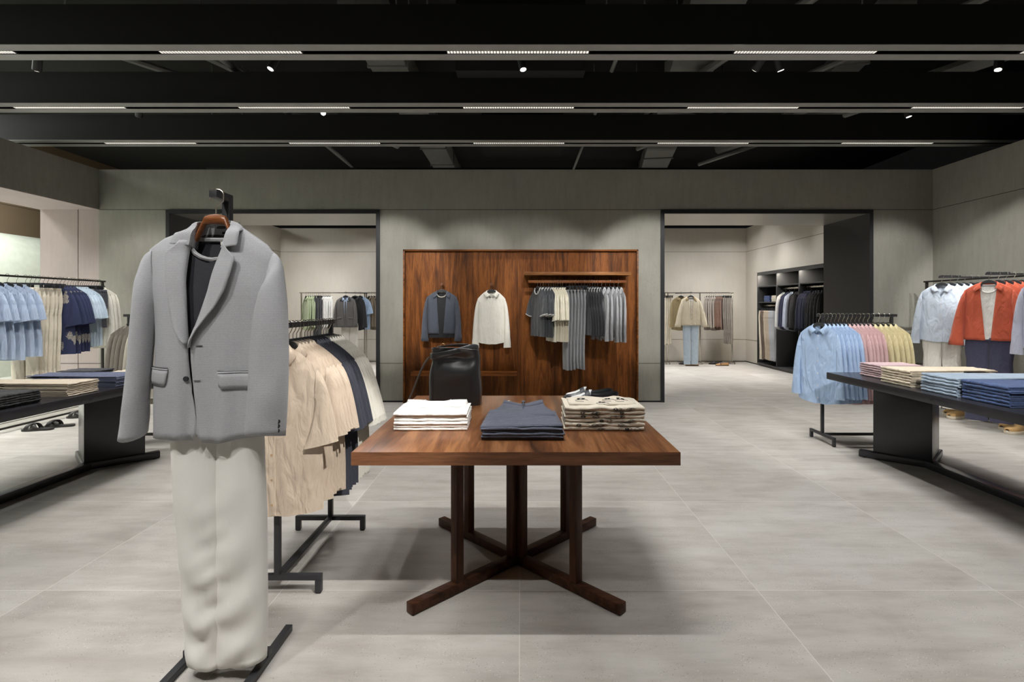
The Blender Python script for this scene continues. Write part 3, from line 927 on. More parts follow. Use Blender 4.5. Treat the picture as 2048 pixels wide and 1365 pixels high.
# left wall rack along Y at x = -5.3
tall_rack((-5.3, 5.28, 0), 0, 2.7, 'long dark rack of blue, cream and navy clothes at the side opening')
D_ = 'rack at side opening'
ZD = 1.62 - .105
def tee(key, mat, trim=None, name='t_shirt', **k):
    d = dict(L=.72, hb=.22, hs=.20, t=.0145, A=.006, sleeve='short', sl=.36, cw=.16, sx=.05, nd=.075, collar='band')
    d.update(k)
    garment(key, name, mat, Top(**d), trim=trim)
tee('blue_tee', stripes((166, 182, 208), (182, 196, 216), 90.), L=.76, hb=.24)
FP = print_mat((46, 52, 82), (190, 182, 165))
garment('floral_shirt', 'floral_shirt', FP, Top(L=.76, hb=.235, hs=.205, t=.016, A=.005, sleeve='short', sl=.42, cw=.17, sx=.06, nd=.12, vneck=True))
tee('sky_tee', F((190, 206, 220)), L=.7)
trousers('cream_trousers', F((232, 223, 204)), wa=.13, L=1.04, leg=.12, t=.017)
trousers('grey_shorts', F((86, 87, 96)), name='shorts', wa=.19, L=.46, leg=.19, t=.022, vc=.55)
longshirt('white_shirt', F((232, 228, 216)), L=.74, A=.005)
rzD = 14
hung('blue_tee', 6, (-5.3, 5.0, ZD), (-5.3, 5.50, ZD), rzD, 'pale blue t-shirt', 'blue t-shirt', 't-shirt', 'the front', D_)
hung('cream_trousers', 6, (-5.3, 5.60, ZD - .02), (-5.3, 5.86, ZD - .02), rzD, 'cream trousers', 'cream trousers', 'trousers', 'the front', D_, hk='clip_hanger', hz=.02)
hung('floral_shirt', 5, (-5.3, 5.92, ZD), (-5.3, 6.12, ZD), rzD, 'navy short-sleeved shirt with cream flowers', 'floral shirt', 'shirt', 'the front', D_)
hung('sky_tee', 5, (-5.3, 6.16, ZD), (-5.3, 6.30, ZD), rzD, 'very pale blue t-shirt', 'sky t-shirt', 't-shirt', 'the front', D_)
hung('grey_shorts', 4, (-5.3, 6.33, ZD - .02), (-5.3, 6.42, ZD - .02), rzD, 'dark grey shorts', 'grey shorts', 'shorts', 'the front', D_, hk='clip_hanger', hz=.02)
hung('white_shirt', 4, (-5.3, 6.46, ZD), (-5.3, 6.58, ZD), rzD, 'off-white long-sleeved shirt', 'white shirt', 'shirt', 'the front', D_)

# --- rail on the wooden wall panel
E_ = 'rail on wooden panel'
ZE = 1.628 - .105; YE = YB - .305
tee('dark_knit', F((66, 68, 72)), trim=F((205, 205, 203)), name='knitted_shirt', L=.62, hb=.2, hs=.185, cw=.15, sl=.33)
tee('cream_knit', F((228, 222, 204)), name='knitted_shirt', L=.68, hb=.22, hs=.20, cw=.19, sl=.40, sx=.07, A=.006)
garment('dark_vest', 'knit_vest', F((54, 55, 59)), Top(L=.60, hb=.2, hs=.15, t=.013, sleeve=None, collar='band', nd=.16, vneck=True, A=.004, arm=.025), trim=F((176, 176, 176)))
garment('grey_cardigan', 'knit_jacket', F((160, 161, 164)), Top(L=.64, hb=.2, t=.015, nd=.14, vneck=True, collar='jacket', sl=.67), cuffbuttons=plain((88, 90, 94), .5))
trousers('grey_trousers', F((148, 150, 153)), wa=.10, L=1.02, leg=.095, t=.014)
def xr(px): return (px - 1041) * (YE / 1046)
def rail(key, n, a, b, rz, *args, **k): hung(key, n, (xr(a), YE, ZE), (xr(b), YE, ZE), rz, *args, **k)
rail('dark_knit', 5, 1075, 1097, -68, 'dark grey knit top with white edging', 'dark knit top', 'knitted top', 'the left', E_)
rail('cream_knit', 6, 1102, 1125, -74, 'cream short-sleeved knit top', 'cream knit top', 'knitted top', 'the left', E_)
rail('grey_trousers', 6, 1132, 1163, -72, 'grey trousers on clips', 'grey trousers', 'trousers', 'the left', E_, hk='clip_hanger', dz=-.02)
rail('dark_vest', 6, 1169, 1195, -72, 'dark knitted vest with grey edging', 'dark vest', 'knitted vest', 'the left', E_)
rail('grey_cardigan', 5, 1203, 1236, -72, 'light grey knit jacket with cuff buttons', 'grey knit jacket', 'knitted jacket', 'the left', E_)
# --- two outfits on pegs of the panel
PEG = YB - .105
def openf(neck, w0, w1, L, asym=0.):
    return lambda zd: (-lerp(neck, w0, sm(zd / .12)) if zd < .12 else -lerp(w0, w1, (zd - .12) / (L - .12)), lerp(neck, w0, sm(zd / .12)) if zd < .12 else lerp(w0, w1, (zd - .12) / (L - .12)) + asym * 0)
def jacket(key, mat, L, hb, w0, w1, name='jacket', **k):
    kw = {a: k.pop(a) for a in ('pocket', 'cuffbuttons', 'collar_mat', 'button') if a in k}
    d = dict(L=L, hb=hb, hs=.2, t=.034, A=.004, collar='jacket', sl=.655, cw=.09, sx=.015, open=openf(.072, w0, w1, L))
    d.update(k)
    garment(key, name, mat, Top(**d), solid=.003, **kw)
jacket('navy_jacket', F((72, 77, 88)), .56, .185, .06, .028)
tee('black_tee', BLK, name='knitted_shirt', L=.60, hb=.17, hs=.18, t=.024, sleeve=None, nd=.06, neck=.07, trim=F((170, 165, 150)))
put('navy_jacket', (-1.045, PEG, 1.49), 0, 'open navy jacket hanging on the wooden panel', 'jacket')
put('black_tee', (-1.045, PEG, 1.475), 0, 'black knit top inside the open navy jacket', 'knitted top')
put('hanger', (-1.045, PEG, 1.49), 0, 'dark hanger of the navy jacket on the wooden panel peg', 'clothes hanger')
longshirt('ivory_wall_shirt', F((226, 223, 212), var=.03), L=.70, hb=.185, hs=.185, drop=.10, t=.03, sl=.74, A=.006, k=6., sx=.02)
put('ivory_wall_shirt', (-.385, PEG, 1.49), 0, 'ivory buttoned shirt hanging open-collared on the wooden panel', 'shirt')
put('hanger', (-.385, PEG, 1.49), 0, 'dark hanger of the ivory shirt on the wooden panel peg', 'clothes hanger')

# --- tall rack on the right wall with face-out arms
r = tall_rack((5.22, 5.72, 0), 0, 2.0, 'tall dark rack with pale blue shirts and orange jackets')
F_ = 'right-hand wall rack'
for y in (6.06, 5.45, 4.84):
    m = MB().box(-.37, y - 5.72 - .011, 1.622, .20, y - 5.72 + .011, 1.64)
    for i in range(9): m.box(-.36 + .028 * i, y - 5.72 - .013, 1.64, -.35 + .028 * i, y - 5.72 + .013, 1.652)
    m.build('arm', BLACK_METAL, r, bevel=.002)
ZF = 1.645 - .105
longshirt('linen_shirt', stripes((190, 203, 219), (204, 214, 226), 120.), L=.66, hb=.22, t=.032, sl=.68, nd=.14, vneck=True, A=.007, sx=.05)
longshirt('linen_shirt_thin', stripes((190, 203, 219), (204, 214, 226), 120.), L=.70, t=.015, A=.006)
jacket('orange_jacket', F((190, 88, 62), var=.08), .60, .21, .062, .02, cw=.12, sl=.66, sx=.06)
longshirt('orange_jacket_thin', F((190, 88, 62), var=.08), name='jacket', L=.62, t=.015, collar='jacket', nd=.12, vneck=True, button=DARKB)
tee('white_tee', WHITE, L=.56, hb=.16, hs=.17, t=.022, sleeve=None)
trousers('white_trousers', F((226, 222, 214)), wa=.175, L=.86, leg=.18, t=.022)
trousers('navy_trousers', F((66, 66, 88)), wa=.185, L=.87, leg=.19, t=.022)
rF = -52
put('linen_shirt', (4.88, 6.06, ZF), math.radians(rF), 'pale blue linen shirt, front of its arm, right-hand wall rack', 'shirt', 'linen shirts, ' + F_)
put('hanger', (4.88, 6.06, ZF), math.radians(rF), 'dark hanger of the frontmost pale blue linen shirt', 'clothes hanger', 'hangers, ' + F_)
put('white_trousers', (4.88, 6.06, ZF - .56), math.radians(rF), 'white wide trousers hanging under the pale blue linen shirt', 'trousers')
hung('linen_shirt_thin', 5, (4.98, 6.06, ZF), (5.30, 6.06, ZF), -65, 'pale blue linen shirt behind the first', 'linen shirt behind', 'shirt', 'the left', F_)
put('orange_jacket', (4.88, 5.45, ZF), math.radians(rF), 'open orange jacket, front of its arm, right-hand wall rack', 'jacket', 'orange jackets, ' + F_)
put('hanger', (4.88, 5.45, ZF), math.radians(rF), 'dark hanger of the open orange jacket at the front', 'clothes hanger', 'hangers, ' + F_)
put('white_tee', (4.88, 5.45, ZF - .03), math.radians(rF), 'white t-shirt inside the open orange jacket', 't-shirt')
put('navy_trousers', (4.88, 5.45, ZF - .575), math.radians(rF), 'navy wide trousers hanging under the open orange jacket', 'trousers')
hung('orange_jacket_thin', 5, (4.98, 5.45, ZF), (5.30, 5.45, ZF), -65, 'orange jacket behind the open one', 'orange jacket behind', 'jacket', 'the left', F_)
longshirt('lilac_shirt', F((186, 188, 206)), L=.66, hb=.21, t=.026, sl=.70)
put('lilac_shirt', (4.88, 4.82, ZF), math.radians(rF), 'pale lilac shirt cut by the picture edge, right-hand wall rack', 'shirt')
put('hanger', (4.88, 4.82, ZF), math.radians(rF), 'dark hanger of the pale lilac shirt', 'clothes hanger')

# --- back room
G_ = 'left back-room rack'
ZG = 1.6 - .105
tall_rack((-4.20, 11.72, 0), PI / 2, 1.42, 'thin tall rack seen through the left doorway', mat=STEEL, z=1.6)
r = tall_rack((-2.74, 11.72, 0), PI / 2, 1.42, 'thin tall rack half hidden by the left doorway frame', mat=STEEL, z=1.6)
MB().box(-.01, -.01, 1.602, .55, .01, 1.62).build('arm', BLACK_METAL, r)
def px_x(px, d): return (px - 1041) * d / 1046
def row(key, n, a, b, rz, *args, d=11.72, z=None, **k):
    hung(key, n, (px_x(a, d), d, z or ZG), (px_x(b, d), d, z or ZG), rz, *args, **k)
longshirt('green_shirt', F((164, 176, 142)))
trousers('charcoal_trousers', F((70, 70, 76)), wa=.17, leg=.14, t=.018)
longshirt('white_back_shirt', F((228, 227, 224)))
longshirt('olive_jacket', F((118, 106, 88)), name='jacket', button=DARKB)
longshirt('black_jacket', BLK, name='jacket', button=DARKB)
tee('denim_tee', F((150, 172, 200)))
row('green_shirt', 4, 612, 625, -50, 'sage green shirt', 'green shirt', 'shirt', 'the left', G_)
row('charcoal_trousers', 4, 629, 640, -62, 'charcoal trousers', 'charcoal trousers', 'trousers', 'the left', G_, hk='clip_hanger', dz=-.02)
row('white_back_shirt', 6, 644, 660, -50, 'white shirt', 'white shirt', 'shirt', 'the left', G_)
row('olive_jacket', 5, 738, 758, -50, 'olive brown jacket', 'olive jacket', 'jacket', 'the left', G_)
jacket('grey_jacket', twill((100, 98, 98)), .66, .215, .035, .002, pocket=True, button=DARKB, nd=.1, collar_mat=F((60, 58, 58)))
garment('pale_blue_inner', 'shirt', F((178, 196, 222)), Top(L=.6, hb=.19, hs=.18, t=.026, sleeve=None, collar='shirt'))
JX = px_x(692, 11.3)
put('grey_jacket', (JX, 11.28, ZG), 0, 'dark grey jacket with flap pockets seen through the left doorway', 'jacket')
put('pale_blue_inner', (JX, 11.28, ZG - .005), 0, 'pale blue shirt inside the dark grey jacket', 'shirt')
put('hanger', (JX, 11.28, ZG), 0, 'hanger of the dark grey jacket in the back room', 'clothes hanger')
put('white_trousers', (JX + .08, 11.30, ZG - .58), 0, 'white trousers under the dark grey jacket in the back room', 'trousers')
put('black_jacket', (JX + .16, 11.42, ZG), 0, 'black jacket just behind the dark grey jacket', 'jacket')
put('hanger', (JX + .16, 11.42, ZG), 0, 'hanger of the black jacket behind the grey one', 'clothes hanger')
put('denim_tee', (JX + .24, 11.52, ZG), 0, 'denim blue t-shirt behind the black jacket', 't-shirt')
put('hanger', (JX + .24, 11.52, ZG), 0, 'hanger of the denim blue t-shirt behind the black jacket', 'clothes hanger')
o = MB().bar((JX, 11.22, 1.58), (JX + .34, 11.70, 1.58), .02, .02).build('faceout_arm', BLACK_METAL)
tag(o, 'short display arm holding the dark grey jacket', 'display arm')
H_ = 'right back-room rack'
tall_rack((4.02, 11.72, 0), PI / 2, 1.44, 'thin tall rack seen through the right doorway', mat=STEEL, z=1.6, posts=3)
tall_rack((2.52, 11.72, 0), PI / 2, 1.42, 'thin tall rack left of the cream jacket in the right doorway', mat=STEEL, z=1.6)
row('cream_trousers', 4, 1323, 1335, -60, 'cream trousers', 'cream trousers', 'trousers', 'the left', H_, hk='clip_hanger', dz=-.02)
longshirt('khaki_shirt', F((158, 142, 108)))
longshirt('taupe_back', F((160, 150, 140)), name='jacket', button=DARKB)
longshirt('brown_back', F((116, 88, 74)), name='jacket', button=DARKB)
trousers('taupe_trousers', F((148, 140, 132)), wa=.17, leg=.15, t=.018)
jacket('cream_jacket', F((216, 205, 182)), .62, .22, .03, .002, cw=.12, sx=.09, collar_mat=F((160, 140, 106)), button=DARKB)
trousers('light_jeans', F((178, 194, 208)), name='jeans', wa=.165, L=.92, leg=.15, t=.026)
KX = px_x(1381, 11.3)
put('cream_jacket', (KX, 11.28, ZG), 0, 'cream jacket with tan collar seen through the right doorway', 'jacket')
put('white_tee', (KX, 11.28, ZG - .02), 0, 'white t-shirt inside the cream jacket', 't-shirt')
put('hanger', (KX, 11.28, ZG), 0, 'hanger of the cream jacket in the back room', 'clothes hanger')
put('light_jeans', (KX, 11.28, ZG - .54), 0, 'pale blue jeans hanging under the cream jacket', 'jeans')
put('khaki_shirt', (KX - .16, 11.45, ZG), 0, 'khaki shirt partly behind the cream jacket', 'shirt')
put('hanger', (KX - .16, 11.45, ZG), 0, 'hanger of the khaki shirt behind the cream jacket', 'clothes hanger')
o = MB().bar((KX, 11.22, 1.58), (KX - .2, 11.70, 1.58), .02, .02).build('faceout_arm', BLACK_METAL)
tag(o, 'short display arm holding the cream jacket', 'display arm')
row('taupe_back', 5, 1414, 1432, 50, 'taupe jacket', 'taupe jacket', 'jacket', 'the left', H_)
row('brown_back', 4, 1436, 1446, 50, 'brown jacket', 'brown jacket', 'jacket', 'the left', H_)
row('taupe_trousers', 5, 1450, 1463, 60, 'grey-taupe trousers', 'taupe trousers', 'trousers', 'the left', H_, hk='clip_hanger', dz=-.02)

# --- black wardrobe in the back room
def wardrobe():
    r = thing('open_wardrobe', 'black open wardrobe of three lit bays in the back room', 'wardrobe', (5.17, 8.86, 0))
    K = plain((64, 64, 65), .42)
    m = MB().box(0, .02, 1.955, .016, 2.55, 2.0).box(.0, 0, 2.0, .58, 2.57, 2.025).box(.0, 0, .04, .58, 2.57, .065).box(.55, 0, .04, .58, 2.57, 2.02).box(.02, .01, 0, .5, 2.56, .04)
    m.build('carcass', K, r, bevel=.002)
    for i in range(4):
        y = i * .85
        MB().box(0, y, .04, .56, y + .02, 2.0).build('upright', K, r, bevel=.002)
    for i in range(3):
        y0 = i * .85 + .02; y1 = y0 + .83
        MB().box(.02, y0, 1.70, .55, y1, 1.722).build('shelf', K, r, bevel=.002)
        lt = MB().box(.05, y0 + .05, 1.992, .07, y1 - .05, 2.0).build('light_strip', emit((255, 240, 215), 4), r, smooth=False)
        L = bpy.data.lights.new('strip_lamp', 'AREA'); L.shape = 'RECTANGLE'; L.size = .02; L.size_y = .7; L.energy = 7; L.color = (1, .92, .8)
        lo = bpy.data.objects.new('strip_lamp', L); link(lo, r); lo.location = (.06, y0 + .41, 1.988)
        z = 1.66 if i < 2 else 1.32
        MB().box(.10, y0, z - .03, .13, y1, z).build('hanging_rail', STEEL, r, bevel=.002)
        if i == 2: MB().box(.02, y0, 1.36, .55, y1, 1.382).build('shelf', K, r, bevel=.002)
    return r
wardrobe()
I_ = 'black wardrobe'
XI = 5.17 + .115
trousers('stone_trousers', F((200, 186, 166)), wa=.19, leg=.16, t=.018)
trousers('brown_trousers', F((118, 104, 94)), wa=.19, leg=.16, t=.018)
trousers('pale_trousers', F((190, 193, 198)), wa=.19, leg=.16, t=.018)
def bay(key, n, y0, y1, z, *a, **k): hung(key, n, (XI, y0, z - .105), (XI, y1, z - .105), 8, *a, **k)
bay('cream_trousers', 3, 11.33, 11.18, 1.32, 'cream trousers', 'cream trousers', 'trousers', 'the left', I_, hk='clip_hanger', dz=-.02)
bay('brown_trousers', 3, 11.13, 11.03, 1.32, 'brown trousers', 'brown trousers', 'trousers', 'the left', I_, hk='clip_hanger', dz=-.02)
bay('stone_trousers', 4, 10.98, 10.82, 1.32, 'stone beige trousers', 'stone trousers', 'trousers', 'the left', I_, hk='clip_hanger', dz=-.02)
bay('pale_trousers', 4, 10.77, 10.62, 1.32, 'pale grey trousers', 'pale trousers', 'trousers', 'the left', I_, hk='clip_hanger', dz=-.02)
longshirt('navy_shirt', F((58, 60, 84)), button=DARKB)
longshirt('pale_shirt', F((200, 208, 224)))
longshirt('charcoal_shirt', F((58, 57, 58)), button=DARKB)
longshirt('navy_blazer_thin', F((44, 46, 66)), name='jacket', button=DARKB)
ZI = 1.66
bay('white_back_shirt', 2, 10.42, 10.36, ZI, 'white shirt', 'white shirt', 'shirt', 'the left', I_)
bay('navy_shirt', 2, 10.27, 10.20, ZI, 'navy shirt', 'navy shirt', 'shirt', 'the left', I_)
bay('pale_shirt', 2, 10.10, 10.04, ZI, 'pale blue shirt', 'pale shirt', 'shirt', 'the left', I_)
bay('charcoal_shirt', 2, 9.94, 9.86, ZI, 'charcoal shirt', 'charcoal shirt', 'shirt', 'the left', I_)
bay('navy_blazer_thin', 4, 9.62, 9.44, ZI, 'dark navy jacket', 'navy jacket', 'jacket', 'the left', I_)
bay('black_jacket', 5, 9.34, 8.98, ZI, 'black jacket', 'black jacket', 'jacket', 'the left', I_)

# ================================================================== TABLES
TX, TY, TZ = -.018, 2.649, .736
def walnut_table():
    r = thing('display_table', 'square walnut table on crossed beam legs in the middle', 'table', (TX, TY, 0))
    H = .634
    m = MB().box(-H, -H, TZ - .052, H, H, TZ)
    m.build('tabletop', wood((62, 38, 24), (112, 70, 42), (142, 97, 62), 'y', .8, .3), r, bevel=.003)
    f = MB().box(-H - .0008, -H - .0008, TZ - .0515, H + .0008, -H + .0005, TZ - .0005).build('edge_band', wood((60, 36, 22), (100, 64, 42), (120, 80, 54), 'x', .8, .35), r, smooth=False)
    for k in range(2):
        a = PI / 4 + k * PI / 2
        d = Vector((math.cos(a), math.sin(a), 0))
        Lh = .6358
        z = .0225 + .003
        MB().bar(d * -Lh + Vector((0, 0, z)), d * Lh + Vector((0, 0, z)), .045, .0449 - k * .0006).build('foot_beam', WOOD_FOOT, r, bevel=.003)
        MB().bar(d * -.053 + Vector((0, 0, .365)), d * .053 + Vector((0, 0, .365)), .045 - k * .001, .64 - k * .001).build('centre_post', WOOD_LEG, r, bevel=.002)
        for s in (-1, 1):
            p = d * (.381 * s)
            MB().bar(p + Vector((0, 0, .0475)), p + Vector((0, 0, TZ - .052)), .042, .042, up=d).build('leg', WOOD_LEG, r, bevel=.002)
            q = d * (.60 * s)
            MB().cyl(q, q + Vector((0, 0, .004)), .014, 10).build('glide', plain((25, 22, 20), .7), r)
walnut_table()
def black_table(cx, y1, label, sgn):
    """long table: flat top, V-shaped slab legs at both ends and a floor beam"""
    r = thing('long_table', label, 'table', (cx, y1, 0), 0, 'long black tables')
    K = plain((40, 40, 44), .27, 0., .5); Wd = .535; H = .706; Ln = 2.65
    MB().box(-Wd, -Ln, H - .06, Wd, 0, H).build('tabletop', K, r, bevel=.003)
    MB().box(-.04, -Ln + .5, .004, .04, -.5, .06).build('floor_beam', K, r, bevel=.003)
    for e, yj in ((1, -.505), (-1, -Ln + .505)):
        for s in (-1, 1):
            a = Vector((0, yj, 0)); d = Vector((s, e, 0)).normalized()
            n = Vector((-d.y, d.x, 0))
            MB().bar(a + Vector((0, 0, .034)), a + d * .49 + Vector((0, 0, .034)), .05, .06).build('foot', K, r, bevel=.012, seg=3)
            MB().bar(a - d * .008 + Vector((0, 0, .352)), a + d * .385 + Vector((0, 0, .352)), .022, .588).build('leg_panel', K, r, bevel=.002)
            MB().cyl(a + d * .45, a + d * .45 + Vector((0, 0, .006)), .015, 10).build('glide', plain((20, 20, 20), .7), r)
    return r
black_table(3.27, 4.675, 'long black table of folded jeans and pink stack', 1)
black_table(-3.43, 4.63, 'long black table of folded trousers near the blazer', -1)

# ------------------------------------------------------------------ folded things
def folded_mesh(wd, d, h, taper=1., wav=.0015, seed=0, legd=.62, back=0.):
    """a garment folded over once: strip with a round front edge (towards -Y), two layers thick"""
    rnd = random.Random(seed)
    th = h * .488
    p1, p2 = rnd.random() * 6, rnd.random() * 6
    c = []                                  # centre line (y, z)
    zt_, zb_ = h - th / 2, th / 2
    for i in range(9): c.append((d * (1 - i / 8) - d / 2 + (h / 2) * (i / 8), zt_))
    for i in range(1, 6):
        a = PI / 2 + PI * i / 6
        c.append((-d / 2 + h / 2 + math.cos(a) * (h / 2 - th / 2), h / 2 + math.sin(a) * (h / 2 - th / 2)))
    for i in range(7): c.append((-d / 2 + h / 2 + (d * legd) * i / 6, zb_))
    nx = 14; rows = []
    m = len(c)
    for i, (y, z) in enumerate(c):
        y0, z0 = c[max(0, i - 1)]; y1, z1 = c[min(m - 1, i + 1)]
        t = Vector((y1 - y0, z1 - z0)).normalized(); nn = Vector((-t.y, t.x))
        outer, inner = [], []
        q = sm((y + d / 2) / d)
        ww = wd * lerp(1, taper, q)
        for k in range(nx + 1):
            u = k / nx * 2 - 1
            x = u * ww / 2
            e = (1 - abs(u) ** 6 * .35)
            wob = wav * (math.sin(7 * u + p1) + .7 * math.sin(13 * u + p2)) * (1 if z > h * .4 else 0)
            dz = back * q * (1 if z > h / 2 else 0)
            outer.append((x, y - nn.x * th / 2 * e, z - nn.y * th / 2 * e + wob + dz))
            inner.append((x, y + nn.x * th / 2 * e, z + nn.y * th / 2 * e + wob + dz))
        rows.append(outer + inner[::-1])
    return MB().grid(rows, closed=True, cap=True)
def stack(n, loc, rz, size, mat, name, cat, desc, place, taper=1., jit=.006, top=None, wav=.0015):
    """n folded garments on one another"""
    wd, d, h = size
    ms = [folded_mesh(wd, d, h * .97, taper, wav, seed=random.randrange(999)).mesh(name, mat, angle=.9) for _ in range(3)]
    x, y, z = loc
    rnd = random.Random(n * 31 + int(x * 100))
    out = []
    for i in range(n):
        o = bpy.data.objects.new(name, ms[i % 3])
        link(o)
        o.location = (x + rnd.uniform(-jit, jit) * .6, y + rnd.uniform(-jit, jit), z + i * h + .0005)
        o.rotation_euler = (0, 0, rz + math.radians(rnd.uniform(-1, 1)))
        w_ = 'topmost' if i == n - 1 else ('lowest' if i == 0 else ORD[i] + ' from the bottom')
        tag(o, '%s, %s of the stack %s' % (desc, w_, place), cat, '%s %s' % (name.replace('_', ' '), place))
        out.append(o)
    return out
BW = 'on walnut table'
DENIM = F((60, 80, 122), var=.12); LDEN = F((150, 166, 184), var=.1)
# walnut table: white tees
S = stack(6, (-.405, 2.475, TZ), 0, (.33, .24, .0135), WHITE, 'folded_t_shirt', 't-shirt', 'folded white t-shirt', BW)
rows = []
for i in range(15):
    u = i / 14 * 2 - 1
    dip = .055 * (1 - min(1, abs(u) / .42) ** 2) ** .5 if abs(u) < .42 else 0
    rows.append([(u * .15, .02, .014), (u * .15, .06, .018 + .004 * math.sin(5 * u)), (u * .15, .11 - dip * .6, .024 + .006 * math.cos(3 * u)), (u * .145, .135 - dip - .02 * abs(u) ** 3, .02 + .012 * abs(u))])
o = MB().grid(rows).build('yoke', WHITE, S[-1], solid=.005)
m = MB().tube([(.42 * .15 * math.cos(a), .138 - .055 * abs(math.sin(a)) ** 1., .026) for a in [PI * i / 12 for i in range(13)]], .004, 6)
m.build('neckband', F((180, 182, 188)), S[-1])
# navy trousers with waist showing
S = stack(5, (.010, 2.37, TZ), 0, (.345, .37, .0105), F((88, 92, 106)), 'folded_trousers', 'trousers', 'folded blue-grey trousers', BW, taper=.86)
tp = S[-1]
rows = []
for j in range(12):
    q = j / 11
    y = .05 + .52 * q
    hw = lerp(.152, .108, sm(q * 1.05))
    rows.append([(hw * u, y + (.02 * u * u - .015 if j > 9 else 0), .011 * (1 - q * .2) + .006 * math.sin(3 * u + 5 * q) * sm(q) - .035 * sm((q - .1) * 1.3) * (1 - .25 * abs(u))) for u in [k / 8 - 1 for k in range(17)]])
TRM = F((88, 92, 106))
MB().grid(rows).build('upper_part', TRM, tp, solid=.008)
MB().grid([[(x * 1.005, y, z + .004) for x, y, z in r] for r in rows[-3:]]).build('waistband', TRM, tp, solid=.004)
MB().box(-.008, .505, -.016, .008, .545, -.006).build('belt_loop', TRM, tp, bevel=.002)
MB().cyl((-.080, .54, -.012), (-.080, .54, -.006), .008, 12).build('button', OFF, tp)
MB().box(-.0015, .27, .001, .0025, .50, .0055).build('fly', F((66, 70, 84)), tp)
rows = [[(x * (1.02 - .0 * q), -.17 + .34 * q, .0125 + .003 * math.sin(9 * x + 4 * q)) for x in [.171 * u for u in [k / 8 - 1 for k in range(17)]]] for q in [i / 8 for i in range(9)]]
MB().grid([[(x * lerp(1, .9, i / 8), y, z) for x, y, z in r] for i, r in enumerate(rows)]).build('folded_leg', TRM, tp, solid=.005)
# embroidered shirts
EMB = F((226, 216, 198), var=.04)
S = stack(6, (.381, 2.475, TZ), 0, (.36, .235, .0178), EMB, 'folded_embroidered_shirt', 'shirt', 'folded cream embroidered shirt', BW, wav=.003)
THREAD = F((28, 28, 30))
def burst(m, c, r_, rnd, ax):
    for k in range(16):
        a = PI * 2 * k / 16 + rnd.uniform(-.1, .1)
        d = ax[0] * math.cos(a) + ax[1] * math.sin(a)
        m.tube([c + d * r_ * .35, c + d * r_ * rnd.uniform(.8, 1.1)], .0009, 5)
for i, o in enumerate(S):
    rnd = random.Random(i + 40)
    m = MB(); yf = -.1185; X, Z = Vector((1, 0, 0)), Vector((0, 0, 1))
    pts = []
    a0 = rnd.uniform(-.14, -.05)
    for k in range(26):
        q = k / 25
        pts.append((a0 + .2 * q + .012 * math.sin(19 * q), yf - .0022, .009 + .0055 * math.sin(8 * q + i * 2)))
    m.tube(pts, .0008, 5)
    if i in (1, 3, 4): burst(m, Vector((rnd.uniform(-.13, -.08), yf - .001, .009)), .012, rnd, (X, Z * .62))
    if i in (0, 2, 5, 4): burst(m, Vector((rnd.uniform(-.02, .12), yf - .001, .009)), .011, rnd, (X, Z * .65))
    for k in range(3):
        c = Vector((rnd.uniform(-.06, .15), yf - .0022, .009)); rr = rnd.uniform(.010, .016)
        for sg in (-1, 1):
            m.tube([c + X * rr * (t - .5) * 2 + Z * (sg * .0058 * math.sin(PI * t) + .002 * (t - .5)) for t in [q / 10 for q in range(11)]], .0008, 5)
        m.tube([c - X * rr, c + X * rr * 1.5 + Z * .003], .0007, 5)
    if i == 5:
        def zf(x, y):
            u = x / .155
            return .0225 + .010 * math.exp(-((u - .55) / .22) ** 2) * sm(y / .1) + .008 * math.exp(-((u + .4) / .4) ** 2) * sm(y / .1)
        for cx_, cy, r0 in ((-.09, .05, .02), (.0, -.02, .017), (.10, .05, .02), (.04, .06, .014)):
            for k in range(14):
                a = 2 * PI * k / 14; r1 = r0 * rnd.uniform(.8, 1.1)
                m.tube([(cx_ + q * math.cos(a), cy + q * math.sin(a), zf(cx_ + q * math.cos(a), cy + q * math.sin(a))) for q in (r0 * .35, r1)], .001, 5)
            m.tube([(cx_ + .03 * math.cos(t), cy - .03 + .02 * math.sin(t), zf(cx_ + .03 * math.cos(t), cy - .03 + .02 * math.sin(t))) for t in [1.6 * PI * q / 14 for q in range(15)]], .0009, 5)
    m.build('embroidery', THREAD, o)
rows = []
for i in range(13):
    u = i / 12 * 2 - 1
    rows.append([(u * .155, y, .018 + .010 * math.exp(-((u - .55) / .22) ** 2) * sm((y - .0) / .1) + .008 * math.exp(-((u + .4) / .4) ** 2) * sm(y / .1)) for y in (-.06, 0, .04, .08, .11)])
MB().grid(rows).build('collar_fold', EMB, S[-1], solid=.006)
# black tables
RT = 'on right black table'; TB = .706
def fx(x0, d): return x0 + d / 2
R9 = -PI / 2
stack(6, (fx(2.915, .34), 4.365, TB), R9, (.27, .34, .0185), F((196, 168, 172)), 'folded_shirt', 'shirt', 'folded dusty pink shirt', RT)
stack(6, (fx(2.815, .66), 3.935, TB), R9, (.31, .66, .0205), F((214, 200, 178)), 'folded_trousers', 'trousers', 'folded cream trousers', RT, taper=.72)
stack(6, (fx(2.82, .70), 3.53, TB), R9, (.31, .70, .0205), LDEN, 'folded_jeans', 'jeans', 'folded light blue jeans', RT, taper=.72)
stack(6, (fx(2.83, .70), 3.195, TB), R9, (.325, .70, .0205), DENIM, 'folded_jeans', 'jeans', 'folded dark blue jeans', RT, taper=.74)
stack(4, (3.62, 4.28, TB), R9, (.3, .3, .02), F((176, 156, 118)), 'folded_trousers', 'trousers', 'folded khaki trousers', RT)
LT = 'on left black table'; L9 = PI / 2
stack(6, (-2.945 - .35, 3.955, TB), L9, (.30, .70, .0125), F((96, 103, 130), var=.1), 'folded_trousers', 'trousers', 'folded slate blue trousers', LT, taper=.72, wav=.002)
